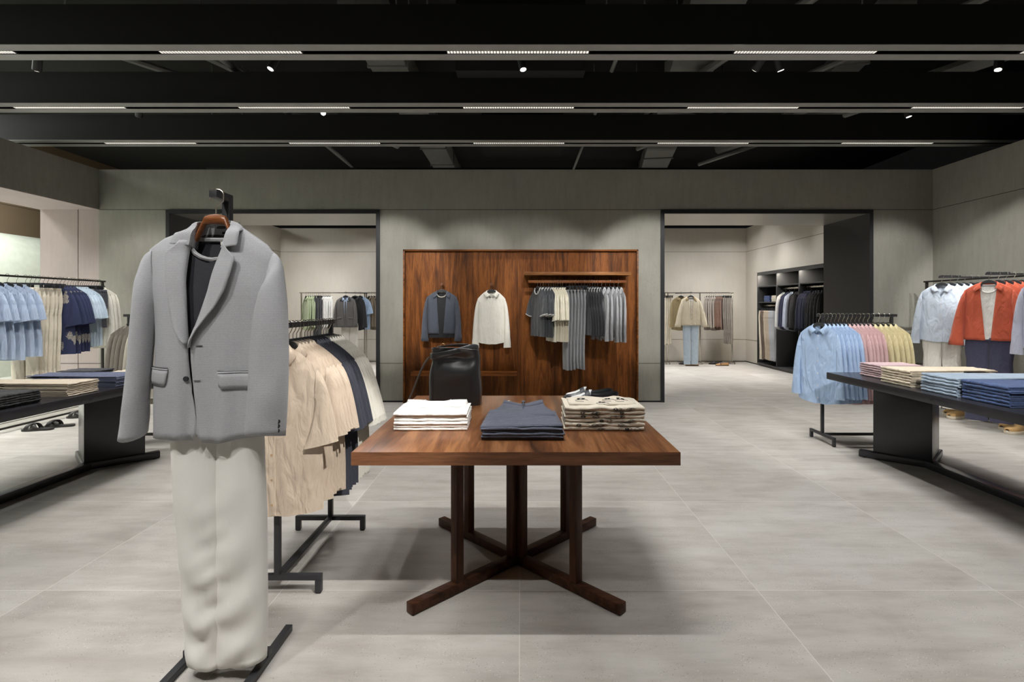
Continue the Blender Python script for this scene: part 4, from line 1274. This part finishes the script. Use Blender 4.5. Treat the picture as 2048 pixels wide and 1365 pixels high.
stack(7, (-2.935 - .35, 3.515, TB), L9, (.25, .70, .0125), F((214, 200, 180)), 'folded_trousers', 'trousers', 'folded cream trousers', LT, taper=.75)
stack(6, (-2.95 - .30, 3.06, TB), L9, (.31, .60, .0135), F((52, 53, 55)), 'folded_trousers', 'trousers', 'folded black trousers', LT, taper=.8)
stack(5, (-2.95 - .17, 4.33, TB), L9, (.26, .34, .0125), F((222, 210, 188)), 'folded_shirt', 'shirt', 'folded ivory shirt', LT)
stack(4, (-3.60, 4.33, TB), L9, (.22, .3, .016), F((62, 62, 68)), 'folded_trousers', 'trousers', 'folded charcoal trousers', LT)
# wardrobe shelf
WS = 'in black wardrobe'
stack(5, (5.40, 11.13, 1.382), 0 + R9, (.26, .32, .026), F((66, 84, 128)), 'folded_jeans', 'jeans', 'folded dark blue jeans', WS)
stack(5, (5.40, 10.80, 1.382), 0 + R9, (.26, .32, .026), F((214, 205, 190)), 'folded_trousers', 'trousers', 'folded cream trousers', WS)

# ------------------------------------------------------------------ bag
def bag():
    r = thing('leather_bag', 'large black leather bucket bag with flat strap on the walnut table', 'bag', (-.374, 3.02, TZ))
    t = NT('black_leather'); v = t.co()
    t.col(lin((54, 54, 56))); t.set(Roughness=.33, Coat_Weight=.25, Coat_Roughness=.2); t.b.inputs['Specular IOR Level'].default_value = .7
    t.bump(t.noise(v, 420, 2), .08, .0006)
    LE = t.m; TAN = plain((172, 108, 52), .7)
    def sec(z, ins=0.):
        q = z / .325
        hw = lerp(.148, .133, q) - ins; hd = lerp(.075, .062, q) - ins
        hw += .006 * math.sin(PI * min(1, q * 1.3))
        out = []
        for k in range(48):
            a = 2 * PI * k / 48
            ca, sa = math.cos(a), math.sin(a)
            x = hw * abs(ca) ** .42 * (1 if ca > 0 else -1); y = hd * abs(sa) ** .42 * (1 if sa > 0 else -1)
            if sa < 0:                      # dent under the rim, bulge below
                g = math.exp(-((x - .02) / .085) ** 2)
                y += .034 * g * math.exp(-((z - .262) / .036) ** 2) - .014 * g * math.exp(-((z - .185) / .05) ** 2)
                y += .012 * math.exp(-((x + .075 - .35 * (z - .25)) / .014) ** 2) * sm((z - .17) / .08)
                y += .006 * math.sin(40 * x + 30 * z) * math.exp(-((z - .25) / .05) ** 2) * g
            zz = z - (.012 * sm((x) / .14) - .0) * q ** 6
            if q > .9 and x < -.11: zz -= .006
            out.append((x + .006 * q * math.sin(3 * z * 10), y, zz))
        return out
    rows = [sec(z) for z in [0, .004, .012] + [.012 + .313 * i / 26 for i in range(1, 27)]]
    m = MB().grid(rows, closed=True); m.f.append(list(range(48))[::-1])
    m.build('body', LE, r, angle=1.1)
    MB().grid([sec(z, .006) for z in [.02 + .303 * i / 24 for i in range(25)]], closed=True).build('lining', TAN, r)
    # rim bead, seams
    MB().tube(sec(.325) + [sec(.325)[0]], .0028, 6, cap=False).build('rim', LE, r)
    for x in (-.118, .098):
        MB().tube([(x, -.078 + .006 * q, .02 + .16 * q) for q in (0, .5, 1)], .0012, 5).build('seam', plain((60, 60, 62), .4), r)
    MB().tube([(-.118 + .216 * q, -.0765, .019) for q in (0, .5, 1)], .0012, 5).build('seam', plain((60, 60, 62), .4), r)
    # wide strap lying across the mouth from the left side to the right rim
    pts = [(-.142, .0, .272), (-.142, -.03, .276), (-.130, -.062, .279), (-.09, -.077, .284), (-.04, -.073, .294), (.01, -.06, .306), (.06, -.045, .320), (.10, -.025, .331), (.128, .0, .325), (.130, .02, .312)]
    rows = []
    for i, p in enumerate(pts):
        q = i / (len(pts) - 1); hz = lerp(.021, .015, q)
        tl = .012 * sm((q - .5) * 2)
        rows.append([(p[0], p[1] - .003 - tl, p[2] - hz), (p[0], p[1] - .005, p[2]), (p[0], p[1] - .003 + tl * 1.6, p[2] + hz)])
    MB().grid(rows).build('wide_strap', LE, r, solid=.004, sub=1)
    # back part of the strap on the far rim
    pts = [(-.12, .05, .315), (-.06, .06, .332), (0, .062, .337), (.06, .06, .338), (.12, .05, .322)]
    MB().grid([[(x, y, z - .014), (x, y - .003, z + .006)] for x, y, z in pts]).build('wide_strap', LE, r, solid=.004, sub=1)
    m = MB().tube([(-.075 + .012 * math.cos(a), .0 , .333 + .012 * math.sin(a)) for a in [PI * i / 8 for i in range(9)]], .003, 6)
    m.build('ring', plain((190, 160, 110), .35, .8), r)
    # thin strap trailing down over the table edge
    pts = [(-.146, -.01, .272), (-.165, -.015, .255), (-.20, -.015, .19), (-.235, -.012, .10), (-.266, -.008, .02), (-.283, -.005, .006), (-.2935, -.002, -.02), (-.2945, 0, -.07)]
    rows = [[(x - .0055, y - .002, z + .003), (x + .0055, y + .002, z - .003)] for x, y, z in pts]
    MB().grid(rows).build('thin_strap', plain((110, 106, 100), .45), r, solid=.003, sub=1)
bag()

# ------------------------------------------------------------------ shoes
def shoe_sections(L, W_, Hh, toe=.5):
    """outline half widths and crest heights along the shoe, toe at -x"""
    wid = [(0, .15), (.03, .5), (.08, .76), (.15, .91), (.28, 1.0), (.45, .86), (.62, .72), (.82, .76), (.92, .68), (.97, .5), (1, .22)]
    return lambda s: interp(wid, s) * W_ / 2
def loafer(r, mat, vamp_mat=None, sole_mat=None, L=.28, W_=.10, strap=True):
    wd = shoe_sections(L, W_, .07)
    SOLE = sole_mat or plain((26, 24, 23), .6)
    out = []
    for s in [i / 40 for i in range(41)]: out.append((s * L, wd(s) + .003))
    poly = [(x, y) for x, y in out] + [(x, -y) for x, y in out[::-1]]
    MB().prism(poly, lambda x, y: (x, y, .0), lambda x, y: (x, y, .011)).build('sole', SOLE, r, bevel=.003)
    MB().prism([(x, y * .93) for x, y in poly if x > L * .72], lambda x, y: (x, y, -.009 if 0 else .0), lambda x, y: (x, y, .016)).build('heel', SOLE, r)
    crest = lambda s: interp([(0, .018), (.08, .034), (.25, .046), (.40, .066), (.46, .074), (.5, .066), (.65, .056), (.85, .062), (.96, .076), (1, .06)], s)
    rows = []
    n = 17
    for i in range(37):
        s = i / 36
        w_ = max(.004, wd(s)); h = crest(s)
        row_ = []
        op = sm((s - .44) / .06)                # 1 where the foot opening is
        for k in range(n):
            a = PI * k / (n - 1)
            ca, sa = math.cos(a), math.sin(a)
            y = w_ * abs(ca) ** .7 * (1 if ca > 0 else -1); z = .011 + (h - .011) * sa ** .75
            if op > 0:
                rim = interp([(.44, .058), (.55, .050), (.75, .056), (.92, .066), (1, .066)], s)
                if sa < .6:
                    zo = .011 + (rim - .011) * (sa / .6) ** .7; yo = w_ * (1 - .10 * (sa / .6) ** 2) * (1 if ca > 0 else -1)
                else:
                    q = (sa - .6) / .4
                    zo = rim - (rim - .018) * sm(q * 2.2); yo = w_ * .88 * (1 - q) ** .5 * (1 if ca > 0 else -1)
                z = lerp(z, zo, op); y = lerp(y, yo, op)
            row_.append((s * L, y, z))
        rows.append(row_)
    MB().grid(rows).build('upper', mat, r, angle=1.0, solid=.002)
    if vamp_mat:
        rows = []
        for i in range(14):
            s = lerp(.05, .475, i / 13)
            w_ = wd(s) * lerp(.55, .66, i / 13); h = crest(s)
            rows.append([(s * L + .012 * (abs(k / 4 - 1) ** 2) * (1 if i > 10 else -.2) * -1, w_ * (k / 4 - 1), .0135 + (h - .011) * (1 - abs((k / 4 - 1) * lerp(.55, .66, i / 13)) ** 2.2) ** .5) for k in range(9)])
        MB().grid(rows).build('vamp', vamp_mat, r, solid=.003)
        m = MB().tube([rows[j][0] for j in range(14)], .0022, 6).tube([rows[j][8] for j in range(14)], .0022, 6).tube(rows[0], .0022, 6)
        m.build('moc_seam', mat, r)
    if strap:
        rows = []
        for s in (.33, .345, .40, .415):
            w_ = wd(s); h = crest(s) + .004
            rows.append([(s * L, w_ * 1.03 * math.cos(a), .012 + (h - .010) * abs(math.sin(a)) ** .75) for a in [PI * (.06 + .88 * k / 14) for k in range(15)]])
        MB().grid(rows).build('strap', plain((52, 54, 58), .5), r, solid=.002)
LEA = plain((40, 42, 45), .32, 0., .6); WLE = plain((226, 226, 224), .4)
o = MB().prism([(-.13, -.1), (-.11, -.12), (.2, -.12), (.22, -.1), (.22, .1), (.2, .12), (-.11, .12), (-.13, .1)], lambda x, y: (x, y, 0), lambda x, y: (x, y, .022)).build('wooden_tray', wood((70, 44, 28), (128, 88, 60), (150, 108, 76), 'x', 1.), bevel=.003)
o.location = (.36, 2.93, TZ + .0005); o.rotation_euler = (0, 0, -.06)
tag(o, 'low rounded wooden board under the loafers on the walnut table', 'wooden board')
r1 = thing('loafer', 'nearer black loafer with white vamp on the wooden board', 'shoe', (.262, 2.90, TZ + .0228), .02, 'black and white loafers')
loafer(r1, LEA, WLE)
r2 = clone(r1, (.247, 3.01, TZ + .0228), -.02, 'farther black loafer with white vamp, behind its pair')
TANL = F((176, 134, 88), rough=.7, ws=300, bump=.1)
r3 = thing('loafer', 'tan suede loafer below the pale blue jeans', 'shoe', (px_x(1369, 11.4), 11.35, 0), -.1, 'tan loafers')
loafer(r3, TANL)
DKL = plain((44, 40, 38), .5)
clone(r3, (px_x(1429, 11.4), 11.35, 0), -.1, 'tan suede loafer on the floor below the taupe jackets')
r4 = thing('loafer', 'dark loafer left of the tan one below the pale jeans', 'shoe', (px_x(1358, 11.6), 11.62, 0), -.2, 'dark loafers')
loafer(r4, DKL)
clone(r4, (px_x(1418, 11.6), 11.62, 0), -.2, 'dark loafer left of the tan one below the taupe jackets')
clone(r4, (5.32, 9.92, .066), -.5, 'black loafer at the bottom of the wardrobe, nearer one')
clone(r4, (5.34, 10.06, .066), -.5, 'black loafer at the bottom of the wardrobe, farther one')
def sneaker(loc, rz, label):
    r = thing('sneaker', label, 'shoe', loc, rz, 'tan suede sneakers')
    L, W_ = .30, .115
    wd = shoe_sections(L, W_, .09)
    out = [(s * L, wd(s) + .006) for s in [i / 40 for i in range(41)]]
    poly = out + [(x, -y) for x, y in out[::-1]]
    MB().prism(poly, lambda x, y: (x, y, 0), lambda x, y: (x, y, .032)).build('sole', plain((226, 214, 194), .7), r, bevel=.006)
    crest = lambda s: interp([(0, .045), (.06, .06), (.2, .07), (.4, .1), (.5, .112), (.56, .1), (.7, .085), (.9, .09), (1, .085)], s)
    rows = []
    for i in range(30):
        s = .01 + .98 * i / 29; w_ = max(.006, wd(s)); h = crest(s); op = sm((s - .5) / .06)
        row_ = []
        for k in range(15):
            a = PI * k / 14; ca, sa = math.cos(a), math.sin(a)
            y = w_ * abs(ca) ** .6 * (1 if ca > 0 else -1); z = .03 + (h - .03) * sa ** .7
            if op: z = lerp(z, min(z, .03 + (h - .03) * .85) - (max(0, (sa - .45) / .55) * .04 if s < .94 else 0), op)
            row_.append((s * L, y, z))
        rows.append(row_)
    S2 = F((196, 158, 104), rough=.85, ws=300, bump=.1)
    MB().grid(rows).build('upper', S2, r, solid=.003, angle=1.)
    for k in range(4):
        s = .28 + .055 * k; h = crest(s) + .003
        MB().tube([(s * L, -.03, h - .012), (s * L + .006, -.01, h), (s * L + .006, .01, h), (s * L, .03, h - .012)], .0035, 6).build('lace', F((206, 186, 150)), r)
    return r
a_ = 2.72
for y, lab in ((6.02, 'below the white trousers'), (5.30, 'below the navy trousers')):
    sneaker((4.93, y, 0), .25, 'tan suede sneaker with pale sole, pointing sideways %s, nearer one' % lab)
    sneaker((5.02, y + .16, 0), .25, 'tan suede sneaker with pale sole %s, farther one' % lab)
def sandal(loc, rz, label):
    r = thing('sandal', label, 'shoe', loc, rz, 'black crossed-strap sandals')
    L, W_ = .28, .105
    wd = shoe_sections(L, W_, .05)
    out = [(s * L, wd(s)) for s in [i / 40 for i in range(41)]]
    poly = out + [(x, -y) for x, y in out[::-1]]
    K = plain((46, 44, 42), .4)
    MB().prism(poly, lambda x, y: (x, y, 0), lambda x, y: (x, y, .022)).build('footbed', K, r, bevel=.003)
    for sg in (-1, 1):
        rows = []
        for i in range(13):
            q = i / 12; x = lerp(.06, .145, q if sg > 0 else 1 - q)
            y = -wd(x / L) * math.cos(PI * q) * 1.02
            z = .02 + (.052 + .006 * sg) * math.sin(PI * q) ** .7
            rows.append([(x - .02, y, z), (x, y, z + .003), (x + .02, y, z)])
        MB().grid(rows).build('strap', K, r, solid=.004)
    return r
sandal((-5.17, 5.42, 0), .25, 'nearer black sandal of the pair near the picture edge')
sandal((-5.08, 5.56, 0), .35, 'farther black sandal of the pair near the picture edge')
sandal((-5.25, 6.05, 0), .2, 'nearer black sandal of the pair beside the black table leg')
sandal((-5.15, 6.20, 0), .3, 'farther black sandal of the pair beside the black table leg')

# ================================================================== BLAZER OUTFIT ON ITS STAND
BX, BY, BZ = -1.066, 1.832, 1.592
r = thing('display_stand', 'black metal stand with arm and H-shaped foot under the grey blazer', 'clothes stand', (-1.068, 1.907, 0))
MB().box(-.0135, -.0135, .05, .0135, .0135, 1.705).build('post', BLACK_METAL, r, bevel=.002)
MB().box(-.0135, -.092, 1.678, .0135, -.0137, 1.705).build('arm', BLACK_METAL, r, bevel=.002)
MB().box(-.0115, -.0925, 1.700, .0115, -.0915, 1.7065).build('arm_tip', STEEL, r)
MB().box(-.155, -.014, .024, .155, .014, .05).build('cross_bar', BLACK_METAL, r, bevel=.002)
for x in (-.143, .143):
    MB().box(x - .0135, -.21, .0, x + .0135, .185, .0255).build('foot_bar', BLACK_METAL, r, bevel=.002)
# wooden hanger
r = thing('wooden_hanger', 'polished brown wooden hanger holding the grey blazer', 'clothes hanger', (BX, BY, BZ))
WH = wood((84, 48, 26), (126, 74, 40), (150, 92, 54), 'x', 1.2, .3)
rows = []
for i in range(25):
    u = i / 12 - 1; q = abs(u); x = .145 * u
    z = .012 - .004 * sm(q / .24) if q < .24 else .008 - .10 * ((q - .24) / .76) ** .85 - .030 * sm((q - .24) / .2)
    hh = lerp(.018, .011, q); th = lerp(.012, .014, sm(q))
    yc = -.012 * q
    rows.append([(x, yc + th * math.cos(a), z + hh * math.sin(a)) for a in [2 * PI * k / 10 for k in range(10)]])
MB().grid(rows, closed=True, cap=True).build('body', WH, r)
pts = [(0, 0, .025), (0, 0, .052), (.005, 0, .060), (.024, 0, .074), (.0255, 0, .085)]
for k in range(11):
    a = math.radians(5 + k * 19); pts.append((.004 + .0225 * math.cos(a), 0, .0935 + .0225 * math.sin(a)))
pts.append((-.024, 0, .080))
MB().tube(pts, .0026, 8).build('hook', plain((205, 198, 186), .25, .9), r)

# blazer
GW = twill((163, 164, 167)); LIN = F((84, 82, 76))
zl = [(-.232, -.104), (-.21, -.0855), (-.172, -.057), (-.115, -.034), (-.0595, 0), (.059, 0), (.103, -.024), (.149, -.054), (.187, -.080), (.215, -.117)]
eL = [(-.76, -.050), (-.744, -.042), (-.704, -.0315), (-.648, -.0385), (-.545, -.056), (-.46, -.061), (-.4056, -.0595), (-.301, -.0657), (-.198, -.072), (-.08, -.069), (0, -.0595)]
eR = [(-.77, .012), (-.757, -.005), (-.737, -.036), (-.683, -.0315), (-.578, -.042), (-.4746, -.049), (-.4116, -.049), (-.336, -.0245), (-.253, .0035), (-.142, .031), (-.08, .0485), (0, .059)]
def bopen(zd): return interp(eL, -zd), interp(eR, -zd)
class Blazer(Top):
    def W(s, v, sg=1):
        if sg < 0: return lerp(.232, .208, sm(v * 2)) + .010 * sm(v * 1.5 - .5)
        return lerp(.215, .186, sm(v * 2)) + .014 * sm(v * 1.5 - .5)
    def pt(s, side, x, v, sg=1):
        p = Top.pt(s, side, x, v)
        if side < 0:
            # front edges roll forward, the wearer's left front lies over the other
            p.y -= .012 * math.exp(-((x + .05) / .06) ** 2) * sm((-p.z - .25) / .15) * (1 if x > -.05 else .2)
        return p
bz = Blazer(hs=.2235, neck=.0595, L=.752, t=.052, A=.009, k=2.6, ph=2.4, flare=.1, open=bopen, n=14, collar=None,
            V=tuple([0, .008, .018, .03, .045, .065] + [.09 + .91 * i / 25 for i in range(26)]))
bz.ztf = lambda x: interp(zl, x)
bz.zbf = lambda x: -.744 - .016 * math.exp(-((x - .02) / .07) ** 2) + .004 * math.sin(12 * x)
r = thing('blazer', 'light grey textured blazer hanging open on the wooden hanger', 'blazer', (BX, BY, BZ))
bz.body().build('body', GW, r, solid=.004, merge=.0003, angle=1.2)
def blazer_sleeve(sg, O, I, name):
    rows = []; n = 16; m = 30
    for j in range(m):
        q = j / (m - 1)
        o = Vector(interp2(O, q)); i_ = Vector(interp2(I, q))
        c = (o + i_) / 2; h = (o - i_) / 2
        ay = lerp(.044, .046, q) * (.35 + .65 * sm(q * 5)) + .004 * math.sin(9 * q)
        row_ = []
        for k in range(n):
            th = 2 * PI * k / n
            wr = 1 + .05 * math.sin(15 * q + 3 * th) * sm((q - .3) * 2) + .04 * math.sin(31 * q - 2 * th) * sm((q - .5) * 2)
            y = ay * math.sin(th) * wr
            row_.append((c.x + h.x * math.cos(th), y - .006 - .030 * sm(q * 2), c.y + h.y * math.cos(th) - (.012 * math.sin(th) * sm((q - .9) * 10) if sg > 0 else -.012 * math.sin(th) * sm((q - .9) * 10))))
        rows.append(row_)
    MB().grid(rows, closed=True).build('sleeve', GW, r, solid=.004, angle=1.3)
    return rows
def interp2(P, q):
    """P: list of (q, x, z), smooth (Catmull-Rom) interpolation"""
    for i in range(len(P) - 1):
        if q <= P[i + 1][0] or i == len(P) - 2:
            a = P[max(0, i - 1)]; b = P[i]; c = P[i + 1]; d = P[min(len(P) - 1, i + 2)]
            t = (q - b[0]) / (c[0] - b[0]); out = []
            for k in (1, 2):
                m1 = (c[k] - a[k]) / (c[0] - a[0]) * (c[0] - b[0]); m2 = (d[k] - b[k]) / (d[0] - b[0]) * (c[0] - b[0])
                t2, t3 = t * t, t * t * t
                out.append((2 * t3 - 3 * t2 + 1) * b[k] + (t3 - 2 * t2 + t) * m1 + (-2 * t3 + 3 * t2) * c[k] + (t3 - t2) * m2)
            return out
blazer_sleeve(-1, [(0, -.220, -.098), (.08, -.243, -.118), (.2, -.257, -.198), (.35, -.260, -.294), (.55, -.272, -.474), (.75, -.283, -.612), (1, -.301, -.738)],
              [(0, -.195, -.27), (.08, -.197, -.278), (.2, -.2, -.30), (.35, -.203, -.38), (.55, -.21, -.51), (.75, -.222, -.63), (1, -.228, -.738)], 'l')
rw = blazer_sleeve(1, [(0, .205, -.108), (.08, .226, -.130), (.2, .240, -.184), (.35, .259, -.301), (.55, .267, -.44), (.75, .264, -.578), (1, .255, -.738)],
              [(0, .168, -.24), (.08, .166, -.25), (.2, .160, -.27), (.35, .150, -.33), (.55, .140, -.46), (.75, .135, -.58), (1, .124, -.741)], 'r')
DB = plain((46, 47, 50), .35)
for i in range(3):
    q = 23 + i * 2
    c = Vector(rw[q][15]) * .5 + Vector(rw[q][0]) * .5
    c = Vector((.243 - .001 * i, -.058, -.684 - .0155 * i))
    MB().cyl(c, c + Vector((.003, -.006, 0)), .0078, 14).build('cuff_button', DB, r)
def lap(sg, P, name):
    """lapel: rows of (z, inner x, outer x); stands off the front"""
    rows = []
    zs = [p[0] for p in P]
    for j in range(30):
        z = lerp(P[0][0], P[-1][0], j / 29)
        xi = interp([(p[0], p[1]) for p in P[::-1]], z); xo = interp([(p[0], p[2]) for p in P[::-1]], z)
        row_ = []
        for k in range(7):
            u = k / 6; x = lerp(xi, xo, u)
            v = max(.002, min(1, -z / bz.L))
            p = bz.pt(-1, x, v)
            row_.append((x, p.y - .004 - .013 * sm(u * 2.5) - .004 * sm((u - .6) * 3), z))
        rows.append(row_)
    MB().grid(rows).build('lapel', GW, r, solid=.004, angle=1.2)
lap(-1, [(-.068, -.066, -.094), (-.0895, -.069, -.112), (-.103, -.070, -.138), (-.149, -.0715, -.1345), (-.198, -.0715, -.130), (-.266, -.067, -.122), (-.301, -.0650, -.115), (-.364, -.060, -.098), (-.4056, -.0575, -.076), (-.424, -.058, -.061)], 'l')
lap(1, [(-.075, .050, .052), (-.100, .043, .071), (-.117, .038, .088), (-.128, .034, .100), (-.18, .020, .090), (-.239, .0065, .073), (-.29, -.010, .044), (-.322, -.020, .0175), (-.371, -.036, -.019), (-.412, -.048, -.042), (-.4326, -.0485, -.047)], 'r')
# collar: band round the back of the neck falling to the two notches
rows = []
inn = [(0, -.069, -.0, -.086), (.14, -.066, -.0, -.05), (.3, -.0600, -.012, -.002), (.42, -.035, .034, .010), (.5, 0, .042, .012), (.58, .035, .034, .010), (.7, .0590, -.012, -.002), (.86, .054, .0, -.05), (1, .044, .0, -.094)]
out = [(0, -.129, .0, -.080), (.14, -.117, .0, -.048), (.3, -.100, .016, -.030), (.42, -.05, .058, -.022), (.5, 0, .064, -.022), (.58, .05, .058, -.022), (.7, .096, .016, -.024), (.86, .1045, .0, -.040), (1, .1015, .0, -.0865)]
def i3(P, q): return Vector([interp([(p[0], p[k]) for p in P], q) for k in (1, 2, 3)])
for j in range(49):
    q = j / 48
    a, b = i3(inn, q), i3(out, q)
    front = sm((abs(q - .5) - .2) / .12)
    row_ = [a + Vector((0, .006, -.010))]
    for u in (0, .25, .5, .75, 1):
        p = lerp(a, b, u)
        p.z += .010 * math.sin(PI * u) * (1 - front)
        yb = bz.pt(-1, p.x, max(.004, -p.z / bz.L)).y - .010 - .008 * sm(u * 2)
        p.y = lerp(p.y - .006 * math.sin(PI * u), yb, front)
        row_.append(p)
    rows.append(row_)
MB().grid(rows).build('collar', GW, r, solid=.004, angle=1.2)
# inside of the back, with the dark loop and the neck facing
rows = []
for z in (.004, -.03, -.07, -.12, -.2):
    rows.append([(x, .043 - .9 * x * x * 3 - (.012 if z > 0 else 0), z) for x in [-.075 + .15 * k / 10 for k in range(11)]])
MB().grid(rows).build('back_facing', LIN, r, solid=.002)
MB().box(.0, .036, -.036, .045, .039, -.028).build('hanging_loop', plain((34, 34, 34), .8), r, bevel=.001)
# pocket flaps
for sg, x0, x1, zt_, zb_ in ((-1, -.222, -.128, -.508, -.560), (1, .043, .150, -.521, -.573)):
    rows = []
    for j in range(5):
        q = j / 4
        z = lerp(zt_, zb_, q)
        row_ = []
        for k in range(11):
            u = k / 10; x = lerp(x0, x1, u)
            if sg < 0: x = lerp(x0, x1 - .009 * q, u)
            else: x = lerp(x0 + .004 * q, x1, u)
            rnd_ = .010 * (max(0, (u - .9) / .1) if sg < 0 else max(0, (.1 - u) / .1)) * q
            p = bz.pt(-1, x, -z / bz.L)
            row_.append((x, p.y - .0055 - .003 * math.sin(PI * q), z + rnd_ - (.004 * u if sg < 0 else .0)))
        rows.append(row_)
    MB().grid(rows).build('pocket_flap', GW, r, solid=.004)
    p0 = [(x, y - .0025, z + .0025) for x, y, z in rows[0]]
    MB().tube(p0, .0022, 6).build('pocket_welt', GW, r)
    MB().tube([(x, y + .001, z + .0055) for x, y, z in p0], .0014, 6).build('pocket_slit', DB, r)
# buttonholes on the overlapping front, button on the other
for x, z in ((-.020, -.427), (-.028, -.546)):
    p = bz.pt(-1, x, -z / bz.L)
    MB().tube([(x - .011, p.y - .004, z), (x, p.y - .0045, z + .0006), (x + .011, p.y - .004, z)], .0019, 6).build('buttonhole', F((96, 97, 100)), r)
p = bz.pt(-1, -.066, .54 / bz.L)
MB().cyl(p + Vector((0, -.002, -.0)), p + Vector((0, -.008, 0)), .0085, 14).build('button', DB, r)
# dark knit inside
KN = F((44, 44, 50), var=.08, ws=300, bump=.4)
t_ = Top(hs=.19, neck=.088, L=.60, hb=.16, t=.030, nd=.070, sleeve=None, collar='band', A=.004, k=2., n=12)
garment('dark_knit_tee', 'knitted_shirt', KN, t_, trim=F((150, 150, 152)))
put('dark_knit_tee', (BX + .004, BY - .002, BZ - .062), 0, 'dark navy knit top with pale neckband inside the grey blazer', 'knitted top')
lb = protos['dark_knit_tee'][2]
MB().box(.0, .022, -.014, .052, .0245, -.0025).build('neck_label', TAGM, lb)
# cream trousers
CT = F((232, 229, 223), var=.02, ws=600, bump=.12, sheen=.3)
rows_m = MB(); n = 28
for sg in (-1, 1):
    rows = []
    for j in range(64):
        v = j / 63; z = -1.045 * v
        if sg < 0:
            o = interp([(0, -.150), (.25, -.162), (.4, -.155), (.7, -.128), (1, -.104)], v); i_ = interp([(0, .012), (.3, .012), (.6, .014), (1, .014)], v)
        else:
            o = interp([(0, .150), (.25, .162), (.5, .172), (.8, .174), (1, .170)], v); i_ = interp([(0, -.006), (.3, -.006), (.6, -.004), (1, .0)], v)
        c, h = (o + i_) / 2, abs(o - i_) / 2
        ty = lerp(.034, .042, v)
        row_ = []
        for k in range(n):
            th = 2 * PI * k / n; ca, sa = math.cos(th), math.sin(th)
            px = abs(ca) ** .85 * (1 if ca > 0 else -1)
            x = c + h * px
            fr = max(0, -sa)
            # soft creases slanting to the inseam, growing towards the hem
            amp = sm((v - .25) * 1.6)
            wob = .013 * amp * math.sin(40 * v + 26 * abs(x) + (1.2 if sg > 0 else 0) + 2 * math.sin(6 * v)) * math.exp(-((abs(x - .01) - .05) / .07) ** 2)
            wob += .005 * math.sin(PI * 2.2 * (x + .15) / .3 + 2) * (1 - v * .5)
            wob += .008 * amp * math.sin(75 * v + 40 * x + 2 * math.sin(9 * v)) * math.exp(-((x - .0) / .05) ** 2)
            crease = .007 * math.exp(-((px - .05) / .1) ** 2) * (1 if sg > 0 else .7)
            y = ty * sa - fr * (wob + crease)
            hem = (-.012 * (x / .15) if sg < 0 else .02 * (x / .17) ** 2 + .004) * sm((v - .9) * 10)
            row_.append((x, y, z + hem))
        rows.append(row_)
    rows_m.grid(rows, closed=True)
r = thing('trousers', 'cream wide trousers hanging below the grey blazer', 'trousers', (BX + .002, BY + .006, 1.085))
rows_m.build('leg_fabric', CT, r, solid=.002, angle=1.3)
waistband(.155, .037).build('waistband', CT, r, solid=.003)
for sg in (-1, 1):
    MB().tube([(sg * .135, -.034, -.03), (sg * .150, -.024, -.17)], .002, 6).build('pocket_edge', CT, r)
r2 = put('clip_hanger', (BX + .002, BY + .006, 1.105), 0, 'black clip hanger holding the cream trousers inside the grey blazer', 'clothes hanger')
